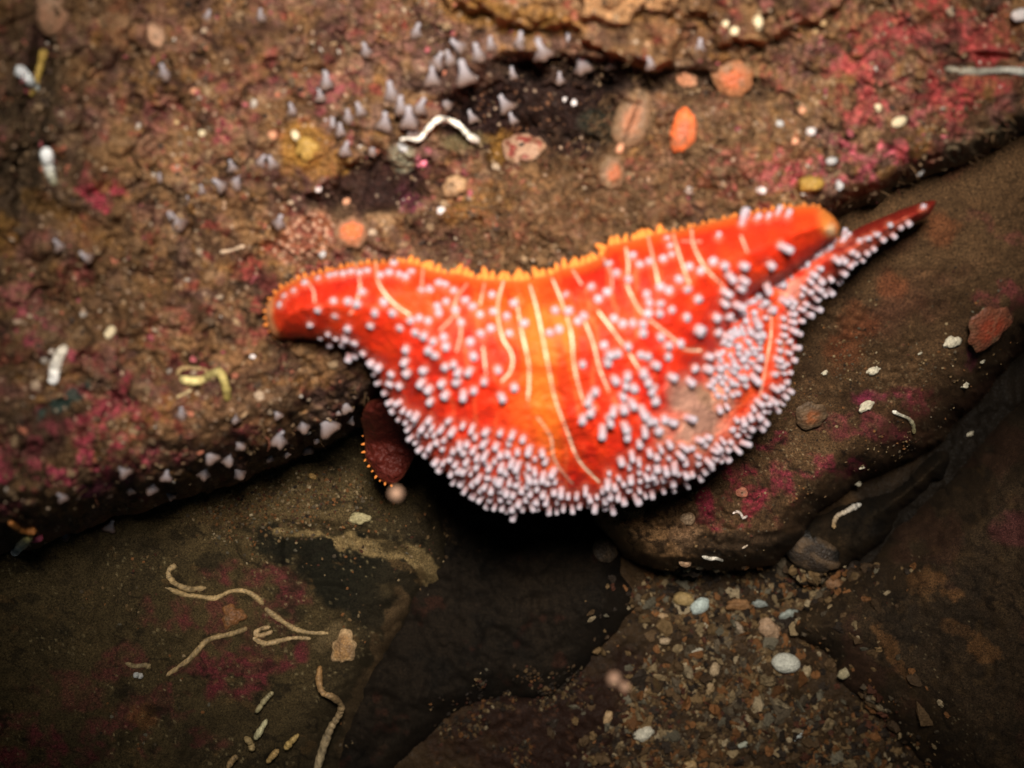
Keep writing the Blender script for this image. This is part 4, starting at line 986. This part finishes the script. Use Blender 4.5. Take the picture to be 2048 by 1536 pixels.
worm([(640, 1332), (638, 1360), (645, 1385), (665, 1394), (682, 1410), (678, 1430), (662, 1455), (648, 1490), (632, 1545)], 9, (0.30, 0.16, 0.055), 'long tan worm tube hanging down with an S bend', .8, taper=.75, zoff=.006, col2=(0.36, 0.285, 0.17))
for pxs, c, lb in (([(512, 1425), (530, 1400), (545, 1385)], (0.33, 0.28, 0.15), 'thick grey tan tube, topmost of the broken stubs'), ([(510, 1478), (520, 1462), (533, 1440)], (0.50, 0.46, 0.27), 'pale cream tube stub under the thick grey tan tube'), ([(570, 1498), (580, 1486), (596, 1470)], (0.52, 0.36, 0.13), 'cream tube stub with orange tip among the broken stubs'), ([(534, 1525), (545, 1512), (556, 1500)], (0.50, 0.33, 0.13), 'thin orange tan stub pointing at the orange tipped stub'), ([(490, 1475), (500, 1485), (505, 1500)], (0.36, 0.26, 0.12), 'short dull tan stub below the pale cream stub'), ([(455, 1536), (465, 1520), (472, 1515)], (0.30, 0.2, 0.09), 'stubby brown tube lowest of the broken stubs')):
    worm(pxs, 6.5, c, lb, 1.0, zoff=.003, end_lift=.002, group='broken tube stubs', name='tube_stub', cat='worm tube')
# slab
worm([(1828, 866), (1826, 850), (1818, 838), (1806, 832), (1796, 828), (1786, 822)], 5, (0.5, 0.42, 0.18), 'curved cream worm tube on the silty rock under a pink patch', .8, col2=(.85, .82, .72))
worm([(1445, 1121), (1432, 1116), (1420, 1117), (1405, 1113)], 4.5, (0.75, 0.70, 0.60), 'thin white tube on the shaded layered rim of the silty rock', .9, zoff=.001)
worm([(1722, 1008), (1706, 1015), (1690, 1024), (1675, 1032), (1668, 1045), (1668, 1056)], 5.5, (0.62, 0.60, 0.55), 'white and tan tube edge in the crevice above the dark limpet', .8, col2=(0.5, 0.33, 0.15), zoff=.003)
worm([(1465, 1027), (1474, 1023), (1482, 1028), (1486, 1036), (1494, 1032)], 3, (0.65, 0.55, 0.50), 'tiny white squiggle of tube on the crimson crust', .8)
worm([(1484, 1097), (1496, 1090)], 2.5, (0.5, 0.4, 0.3), 'tiny straight tan tube on the shaded rim', .8)

# cone-shaped white polyps: flared lobed foot, narrow neck, blunt tip
def cone_mesh(seed):
    r_ = np.random.default_rng(seed); n = 14
    prof_ = [(0.92, -0.30), (0.90, 0.0), (0.72, 0.25), (0.52, 0.55), (0.37, 0.92), (0.30, 1.25), (0.31, 1.50), (0.25, 1.68), (0.10, 1.76)]
    V, F4, F3 = lathe(prof_, n)
    lob = 1 + 0.26 * np.cos((3 + seed % 3) * np.arange(n) * 2 * math.pi / n + r_.uniform(0, 6))
    for j in range(len(prof_)):
        k = 1 + (lob - 1) * max(0, 1 - j / 3.5)
        V[j * n:(j + 1) * n, :2] *= k[:, None]
        V[j * n:(j + 1) * n, 0] += 0.10 * math.sin(j * .7 + seed)
    t_ = np.clip(V[:, 2:3] / 1.3, 0, 1); cc_ = np.array([0.14, 0.088, 0.07]) * (1 - t_) + np.array([0.36, 0.335, 0.375]) * t_
    me = new_mesh('cone_polyp', V, [F4, F3], cc_); me.materials.append(M_CONE); return me
CONES = [cone_mesh(s) for s in range(4)]
def put_cones(lst, label, group):
    for (px, py, s) in lst:
        zc = float(top_z(np.array(float(px)), np.array(float(py))))
        nr = np.array([rng.normal() * .3, 0.75 + rng.normal() * .15, 0.55])
        o = link('cone_polyp', CONES[rng.integers(4)], None, label=label, cat='polyp', group=group)
        sc = 0.88 * s * mpp(zc); R = Matrix(frame_from(nr, rng.uniform(0, 6)).tolist()).to_4x4() @ Matrix.Diagonal((sc * 1.05, sc * 1.05, sc, 1))
        R.translation = Vector(P(px, py + 0.45 * s, zc + 0.25 * sc)); o.matrix_world = R
c7 = lambda l: [(600 + x / 2.926, y / 2.926, s) for x, y, s in l]
c8 = lambda l: [(1200 + x / 2.415, y / 2.415, s) for x, y, s in l]
c6 = lambda l: [(x / 2.926, y / 2.926, s) for x, y, s in l]
up_cones = c7([(1425, 290, 24), (1660, 370, 24), (1565, 240, 14), (1820, 370, 14), (965, 430, 26), (1050, 310, 20), (860, 600, 16), (1215, 600, 20), (545, 540, 22), (640, 690, 24), (490, 710, 20), (150, 475, 18), (185, 730, 16), (285, 680, 15), (420, 870, 16), (770, 450, 20), (800, 350, 18), (940, 260, 18), (680, 180, 16), (390, 290, 15), (1290, 240, 18), (265, 870, 16), (590, 620, 20), (700, 620, 18), (1240, 430, 14), (1010, 680, 14), (1250, 690, 13), (1520, 460, 13), (120, 560, 14), (360, 640, 15), (880, 340, 16), (1120, 260, 15), (660, 760, 18), (240, 760, 14)]) + c8([(55, 300, 12), (245, 305, 13), (480, 225, 16)])
put_cones(up_cones, 'small translucent white cone-shaped polyp around the dark maroon hollow', 'white cone polyps above the starfish')
put_cones(c6([(960, 420, 17), (1905, 470, 18), (1710, 640, 13), (1050, 1290, 22), (1300, 1075, 16), (1380, 1060, 17), (1520, 935, 14), (1600, 950, 16), (1360, 970, 13), (1530, 90, 13), (1210, 90, 12), (1940, 730, 16), (930, 1035, 10), (520, 1495, 14), (350, 1430, 14), (1630, 1290, 16), (1180, 1110, 10), (1090, 1170, 10)]),
          'blurred pale cone-shaped polyp dotted on the dim brown side of the boulder', 'scattered cone polyps on the dim side')
s2 = 2.56
put_cones([(x / s2, 800 + y / s2, s) for x, y, s in [(1680, 115, 26), (1555, 125, 16), (1425, 185, 20), (1580, 240, 15), (1235, 222, 14), (1085, 280, 17), (1165, 295, 16), (640, 355, 16), (850, 380, 14), (775, 440, 15), (1040, 365, 16), (1230, 365, 16), (930, 65, 14), (1425, 70, 11), (1205, 90, 11), (880, 480, 12), (560, 635, 15), (670, 455, 12), (1465, 268, 10), (320, 490, 12), (1770, 25, 16), (1795, 98, 11), (1380, 290, 11), (1620, 200, 9), (1730, 60, 8), (335, 690, 11)]],
          'bluish white cone-shaped polyp along the shaded lower boulder edge', 'cone polyps along the lower boulder edge')

# domed discs: orange brachiopods and limpets
def disc_mesh(name, rx, ry, h, cin, cout, rough=0.05, ribs=0, hole=False, seed=0, spots=None, crease=False, rimw=0.25):
    n = 40; rings = 14; r_ = np.random.default_rng(seed)
    V = []; Cc = []
    th = np.arange(n) * 2 * math.pi / n
    for j in range(rings + 1):
        t = 1 - j / rings * 0.97
        wob = 1 + rough * np.sin(3 * th + seed) * t + rough * .6 * np.sin(7 * th + 2 * seed) * t + 0.07 * t * t * fbm(np.cos(th) * 3 + seed, np.sin(th) * 3, 1.0, 3, seed + 8)
        rr = t * wob
        zz = h * np.sqrt(np.clip(1 - t**2.2, 0, 1)) * (1 + (0.06 * np.cos(ribs * th) if ribs else 0)) + 0.02 * h * math.sin(j * 2.4)
        if crease: zz = zz - 0.30 * h * np.exp(-((rr * np.cos(th)) / 0.08)**2) * (t < .97)
        if hole and j >= rings - 1: zz = zz - 0.35 * h
        V.append(np.stack([rr * np.cos(th) * rx, rr * np.sin(th) * ry, zz + np.zeros(n) - 0.12 * h], -1))
        m = sm(t, 1 - rimw * 1.6, 1 - rimw * .4)
        c = np.array(cin) * (1 - m) + np.array(cout) * m
        c = np.tile(c, (n, 1)) * (1 + 0.18 * r_.normal(size=(n, 1)))
        if ribs: c = c * (1 + 0.15 * np.cos(ribs * th))[:, None]
        q = sm(fbm(np.cos(th) * rr * 2.2 + 5 * seed, np.sin(th) * rr * 2.2, 1.0, 4, seed + 3), -0.1, 0.7)[:, None]
        c = c * (1 - 0.65 * q) + np.array([0.16, 0.10, 0.055]) * 0.65 * q
        if spots is not None:
            k = fbm(np.cos(th) * t * 3 + 9 * seed, np.sin(th) * t * 3, 1.0, 3, seed) > 0.1
            c[k] = np.array(spots)
        if crease: c = c * (1 - 0.6 * np.exp(-((t * np.cos(th)) / 0.10)**2))[:, None]
        if hole and j >= rings - 1: c = c * 0.06
        Cc.append(c)
    m_ = rings + 1; i = np.arange(n)
    F4 = np.concatenate([np.stack([j * n + i, j * n + (i + 1) % n, (j + 1) * n + (i + 1) % n, (j + 1) * n + i], -1) for j in range(rings)])
    Vn = np.concatenate(V); Vn = np.concatenate([Vn, [[0, 0, Vn[-n:, 2].mean()]]]); Cn = np.concatenate(Cc); Cn = np.concatenate([Cn, [Cn[-1]]])
    F3 = np.stack([np.full(n, len(Vn) - 1), rings * n + i, rings * n + (i + 1) % n], -1)
    return Vn, [F4, F3], np.clip(Cn, 0, 1)
def disc(px, py, rx, ry, ang, h, cin, cout, label, name='orange_brachiopod', cat='shell', **kw):
    V, Fs, Cc = disc_mesh(name, rx, ry, h, cin, cout, seed=int(px) % 97, **kw)
    zc = float(top_z(np.array(float(px)), np.array(float(py))))
    qa = np.arange(12) * math.pi / 6
    zr = top_z(px + 0.6 * rx * np.cos(qa), py + 0.6 * ry * np.sin(qa)); zc = max(zc, float(np.percentile(zr, 70)))
    nr = surf_normal(px, py, None, max(14, rx * .7)); nr = nr * .6 + np.array([0, 0, .4])
    if 'sponge patch' in label: zc = max(zc, float(np.percentile(zr, 85)))
    s = mpp(zc)
    o = link(name, new_mesh(name, V * s, Fs, Cc), M_SHELL, label=label, cat=cat)
    a = -math.radians(ang)
    q = Vector((0, 0, 1)).rotation_difference(Vector(nr).normalized()).to_matrix().to_4x4() @ Matrix.Rotation(a, 4, 'Z')
    q.translation = Vector(P(px, py, zc + 0.0002)); o.matrix_world = q; return o
og_ = (0.60, 0.125, 0.032)
disc(704, 466, 34, 31, -20, 12, og_, (0.20, 0.10, 0.055), 'bright orange domed shell right above the starfish arm', rimw=.32)
disc(1264, 240, 38, 58, 22, 18, (0.32, 0.13, 0.065), (0.17, 0.095, 0.05), 'large dull orange shell with a dark stripe down its middle', crease=True, rimw=.5)
disc(1366, 262, 26, 46, 8, 14, (0.42, 0.12, 0.06), (0.68, 0.13, 0.03), 'narrow orange shell with a vivid rim beside the striped shell', rimw=.5)
disc(1224, 345, 28, 34, 0, 12, (0.42, 0.11, 0.04), (0.15, 0.085, 0.045), 'round orange shell under the striped shell', rimw=.55)
disc(1466, 157, 42, 36, 20, 11, (0.42, 0.10, 0.035), (0.26, 0.10, 0.04), 'orange disc shell under the top ledge', rimw=.5)
disc(1372, 158, 24, 20, 30, 9, (0.45, 0.19, 0.10), (0.38, 0.18, 0.10), 'little pinkish orange lump between ledge and narrow orange shell')
disc(1045, 297, 45, 40, 15, 17, (0.20, 0.035, 0.025), (0.36, 0.20, 0.12), 'maroon keyhole limpet mottled with white, a dark hole on top', name='keyhole_limpet', cat='limpet', hole=True, spots=(0.34, 0.20, 0.13), rimw=.15)
disc(908, 372, 27, 22, -20, 14, (0.40, 0.24, 0.13), (0.30, 0.18, 0.09), 'small tan barnacle with a hole on the yellowish lump', name='barnacle', cat='barnacle', hole=True, ribs=7)
disc(1978, 655, 50, 48, 0, 9, (0.26, 0.045, 0.020), (0.15, 0.05, 0.026), 'large dull red round sponge patch on the silty rock', name='red_sponge', cat='sponge', rough=.1, rimw=.45)
disc(1622, 832, 32, 30, 0, 7, (0.28, 0.085, 0.028), (0.085, 0.05, 0.026), 'dull orange round sponge patch beside the starfish rim', name='orange_sponge', cat='sponge', rough=.08, rimw=.6)
disc(1622, 1105, 58, 38, 25, 20, (0.036, 0.024, 0.016), (0.012, 0.010, 0.008), 'big dark brown limpet in the crevice', name='dark_limpet', cat='limpet', ribs=24)
disc(104, 30, 32, 46, 10, 20, (0.28, 0.145, 0.085), (0.20, 0.11, 0.065), 'smooth brown egg-shaped lump in the dark upper corner', name='brown_lump', cat='sea squirt')
disc(312, 72, 19, 26, -10, 14, (0.42, 0.24, 0.15), (0.26, 0.15, 0.09), 'pale pinkish brown oval lump on the dim boulder side', name='pink_lump', cat='sea squirt')
disc(1210, 1098, 30, 28, 0, 12, (0.085, 0.06, 0.042), (0.065, 0.046, 0.03), 'round grey brown knob at the near end of the layered rim', name='grey_growth', cat='barnacle', ribs=9)
disc(1376, 1038, 16, 14, 0, 9, (0.34, 0.23, 0.14), (0.26, 0.17, 0.1), 'flaky tan barnacle on the layered rim below the crimson crust', name='flaky_barnacle', cat='barnacle', ribs=6)
disc(1370, 1127, 13, 9, 15, 8, (0.36, 0.22, 0.13), (0.44, 0.28, 0.17), 'tiny pinkish barnacle on the lowest rim of the silty rock', name='tiny_barnacle', cat='barnacle', hole=True)
disc(1484, 985, 12, 11, 0, 7, (0.34, 0.12, 0.075), (0.42, 0.16, 0.10), 'small ringed barnacle in the crimson crust', name='ringed_barnacle', cat='barnacle', hole=True)
disc(1478, 978, 9, 8, 0, 9, (0.05, 0.04, 0.03), (0.4, 0.35, 0.28), 'tiny pale rimmed barnacle with a dark mouth', name='rimmed_barnacle', cat='barnacle', hole=True) if False else None
disc(688, 1295, 24, 34, 12, 12, (0.40, 0.22, 0.085), (0.50, 0.33, 0.17), 'ochre sponge lump at the head of the long S bend tube', name='ochre_sponge', cat='sponge', rough=.12)
disc(465, 1232, 22, 22, 0, 12, (0.20, 0.085, 0.03), (0.25, 0.11, 0.04), 'small orange brown sponge lump among the worm tubes', name='brown_sponge', cat='sponge', rough=.2)

# white beads and grains
def bead(px, py, r, col, label, name='white_bead', cat='shell', sq=(1, 1, .8), zc=None, lift=0.35, spin=0.0, rough=.10, nrm=None, mat=None, group=None):
    v = ICO2_V.copy(); r_ = np.random.default_rng(int(px * 7 + py))
    nn = fbm(v[:, 0] * 2 + px, v[:, 1] * 2 + v[:, 2] * 1.7 + py, 1.0, 3, 7)
    v = v * (1 + rough * nn[:, None]) * sq
    C_ = np.tile(col, (len(v), 1)) * (1 + .12 * r_.normal(size=(len(v), 1)))
    return place(name, v, [ICO2_F], np.clip(C_, 0, 1), mat or M_SHELL, px, py, nrm if nrm is not None else (0, 0, 1), spin, r, lift, zc, label=label, cat=cat, group=group)
wh = (0.66, 0.60, 0.60)
for px, py, r, lb in ((1380, 381, 13, 'round lilac white bead above the starfish back, by the crimson crust'), (1523, 381, 12, 'lilac white bead above the right-hand starfish arm'), (1679, 370, 12, 'pale blue grey bead over the arm tip at the boulder edge'), (1664, 322, 13, 'grey white oval bead above the ochre sponge spot'),
                      (884, 421, 11, 'bright white ring-like shell just over the starfish'), (693, 404, 10, 'gleaming white grain above the bright orange shell'), (1515, 47, 17, 'cream round pebble-like shell on the top ledge'), (1470, 62, 11, 'white oval grain beside the cream shell on the ledge'),
                      (1452, 48, 9, 'small pale grain on the ledge next to the cream shell'), (1560, 248, 9, 'pale grey bead in the brown silt'), (1622, 262, 11, 'white grain below the pinkish crumbs'), (1798, 244, 17, 'big cream white chip in the crimson crust'), (1755, 215, 10, 'cream chip just above the big cream white chip'),
                      (2040, 30, 20, 'white blurred shell cut by the frame edge'), (1840, 343, 13, 'white oval grain on the grey boulder rim'), (1148, 205, 8, 'shining white grain inside the maroon hollow'), (1130, 199, 6, 'smaller white grain inside the maroon hollow'), (950, 157, 8, 'bright speck by a cone polyp'),
                      (636, 377, 9, 'whitish grain at the edge of the lower dark hollow'), (805, 295, 14, 'chalky grey chip under the arched worm tube'), (846, 325, 10, 'hot pink grain under the arched worm tube'), (590, 270, 13, 'cream grain at the yellow sponge'), (545, 270, 11, 'pale orange grain beside the yellow sponge'),
                      (388, 182, 9, 'orange white grain on the dim boulder side'), (404, 266, 8, 'tiny cream ball beside the small pink patch'), (353, 245, 7, 'tiny tan ball on the dim boulder side'), (645, 507, 10, 'grey bead below the granular pale crust'), (505, 715, 8, 'bluish grain under the starfish arm tip'), (220, 665, 16, 'pale cream smear-like shell on the dim boulder side'), (1240, 296, 13, 'lilac white sliver shell under the striped orange shell'),
                      (1645, 45, 9, 'tan grain on the upper boulder beside the crimson crust'), (1630, 62, 9, 'orange tan grain beside the crimson crust'), (1590, 282, 10, 'pinkish orange crumb in the brown silt'), (1605, 220, 10, 'salmon pink crumb in a dark crack')):
    colr = wh
    if 'cream' in lb: colr = (0.66, 0.55, 0.36)
    if 'orange' in lb or 'salmon' in lb: colr = (0.55, 0.26, 0.15)
    if 'tan' in lb: colr = (0.42, 0.27, 0.13)
    if 'hot pink' in lb: colr = (0.72, 0.18, 0.26)
    if 'grey' in lb: colr = (0.42, 0.42, 0.43)
    bead(px, py, r * .9, colr, lb, name='shell_grain', cat='grain', sq=(1, .9 if r < 12 else .7, .75), spin=(px * 1.3) % 3)
bead(1620, 368, 20, (0.30, 0.18, 0.035), 'ochre yellow sponge knob at the boulder edge above the arm', 'yellow_sponge', 'sponge', (1.2, .8, .6), rough=.25)
bead(612, 296, 20, (0.34, 0.20, 0.045), 'ochre yellow sponge clump beside cone polyps', 'sponge_clump', 'sponge', (1.0, 1.1, .6), rough=.35)
bead(70, 1076, 14, (0.45, 0.08, 0.14), 'small hot pink lump beside the stubby tube at the boulder edge', 'pink_growth', 'crust', (1.2, .7, .7), zc=None)
# shells in the gravel
bead(1572, 1326, 28, (0.62, 0.62, 0.54), 'smooth white oval shell on the gravel, the largest one', 'white_shell', 'shell', (1.05, .72, .55), spin=-.1, rough=.04)
bead(1400, 1212, 22, (0.50, 0.58, 0.55), 'grey white glossy half of the split shell in the gravel', 'split_shell', 'shell', (.95, .65, .4), spin=.6, rough=.1)
bead(1368, 1198, 21, (0.38, 0.26, 0.11), 'tan half shell leaning on the grey white one in the gravel', 'tan_shell', 'shell', (1.05, .65, .5), spin=-.15, rough=.12)
bead(1540, 1258, 27, (0.40, 0.26, 0.16), 'pale brown curved shell fragment above the white oval shell', 'shell_fragment', 'shell', (1.0, .6, .35), spin=-.7, rough=.25)
bead(1287, 1468, 22, (0.66, 0.62, 0.50), 'white ridged shell fragment low in the gravel', 'ridged_fragment', 'shell', (1.1, .6, .5), spin=.35, rough=.3)
for px, py, r, c, lb, sp in ((1430, 1340, 15, (0.45, 0.33, 0.2), 'tan angular chip in the middle of the gravel', 1.2), (1395, 1302, 11, (0.5, 0.46, 0.36), 'small curved cream chip above the tan angular chip', .2), (1330, 1282, 12, (0.40, 0.29, 0.18), 'tan chip near the dark edge of the gravel', .1), (1326, 1232, 10, (0.42, 0.28, 0.15), 'round orange tan pebble under the tan half shell', 0), (1412, 1250, 8, (0.42, 0.36, 0.26), 'upright cream pebble under the split shell', 1.4), (1478, 1255, 13, (0.34, 0.26, 0.18), 'long grey tan splinter in the gravel', -1.0), (1575, 1228, 17, (0.34, 0.38, 0.34), 'bluish grey chip at the foot of the dusty boulder', .2), (1520, 1208, 14, (0.30, 0.33, 0.31), 'grey blue pebble under the silty rock', -.3), (1480, 1210, 24, (0.27, 0.14, 0.06), 'rusty brown lump in the upper gravel', 0), (1665, 1165, 28, (0.24, 0.125, 0.06), 'rusty brown crust chunk by the dusty boulder', -.5), (1216, 1435, 14, (0.48, 0.32, 0.17), 'orange tan chip above the ridged fragment', 1.2), (1597, 1470, 12, (0.5, 0.54, 0.52), 'bluish white chip low in the gravel', 1.1), (1690, 1345, 18, (0.42, 0.36, 0.22), 'cream shell rubble at the dusty boulder edge', .5), (1610, 1345, 17, (0.40, 0.31, 0.18), 'long cream splinter right of the white oval shell', 1.1), (1420, 1375, 14, (0.36, 0.25, 0.13), 'pale tan chip under the tan angular chip', 1.3), (1290, 1385, 12, (0.33, 0.22, 0.12), 'small tan upright chip in the dark gravel', 1.4), (1380, 1530, 16, (0.42, 0.28, 0.13), 'orange tan pebble at the lowest frame edge', .3), (1485, 1490, 10, (0.4, 0.42, 0.34), 'small pale pebble low in the gravel', .3)):
    bead(px, py, r, c, lb, 'gravel_chip', 'shell chip', (1.0, .55, .45), spin=sp, rough=.35)
bead(718, 1038, 19, (0.40, 0.34, 0.18), 'pale yellowish flat chip on the low rock under the dark arm', 'pale_chip', 'shell chip', (1.15, .6, .35), spin=.15, rough=.35)
bead(625, 953, 8, (0.45, 0.27, 0.09), 'orange tan chip at the foot of the boulder', 'orange_chip', 'shell chip', (1, .7, .5), spin=-.6, rough=.3)
for px, py, r, lb in ((1735, 812, 19, 'white chalky lump on the pink patch of the silty rock'), (1750, 740, 15, 'yellowish white crumb cluster on the silty rock'), (1905, 683, 21, 'long cream crust beside the dull red sponge'), (1965, 722, 8, 'tiny white chip by the crevice'), (1714, 966, 11, 'angular white chip at the crevice edge'), (1722, 935, 8, 'small white oval at the crevice edge'), (1650, 745, 9, 'pale crumb beside the starfish rim'), (1940, 868, 8, 'small white chip on the crevice rock'), (1928, 770, 13, 'orange white shell bits at the slab rim'), (1840, 707, 5, 'glinting white grain on the silty rock')):
    bead(px, py, r * .85, (0.55, 0.50, 0.38), lb, 'slab_chip', 'shell chip', (1.1, .6, .4), spin=.5 - (px % 5) * .2, rough=.4)
bead(280, 1352, 6, (0.5, 0.5, 0.48), 'tiny pale bead by the faint tube, the inner one', 'tiny_shell', 'shell'); bead(272, 1350, 6, (0.45, 0.47, 0.46), 'tiny pale bead by the faint tube, the outer one', 'tiny_shell', 'shell')
# drifting specks
M_SPECK = mat_flesh('drifting_speck', (0.30, 0.18, 0.12), .7, fine=1500)
bead(792, 987, 13, (0.5, .35, .25), 'pale out of focus speck drifting below the dark arm', 'drifting_speck', 'speck', zc=0.125, mat=M_SPECK)
bead(1228, 1358, 13, (0.5, .35, .25), 'blurred pinkish speck drifting over the dark gravel', 'drifting_speck', 'speck', zc=0.125, mat=M_SPECK)
bead(1250, 1374, 10, (0.5, .35, .25), 'blurred greyish speck drifting beside the pinkish one', 'drifting_speck', 'speck', zc=0.118, mat=M_SPECK)
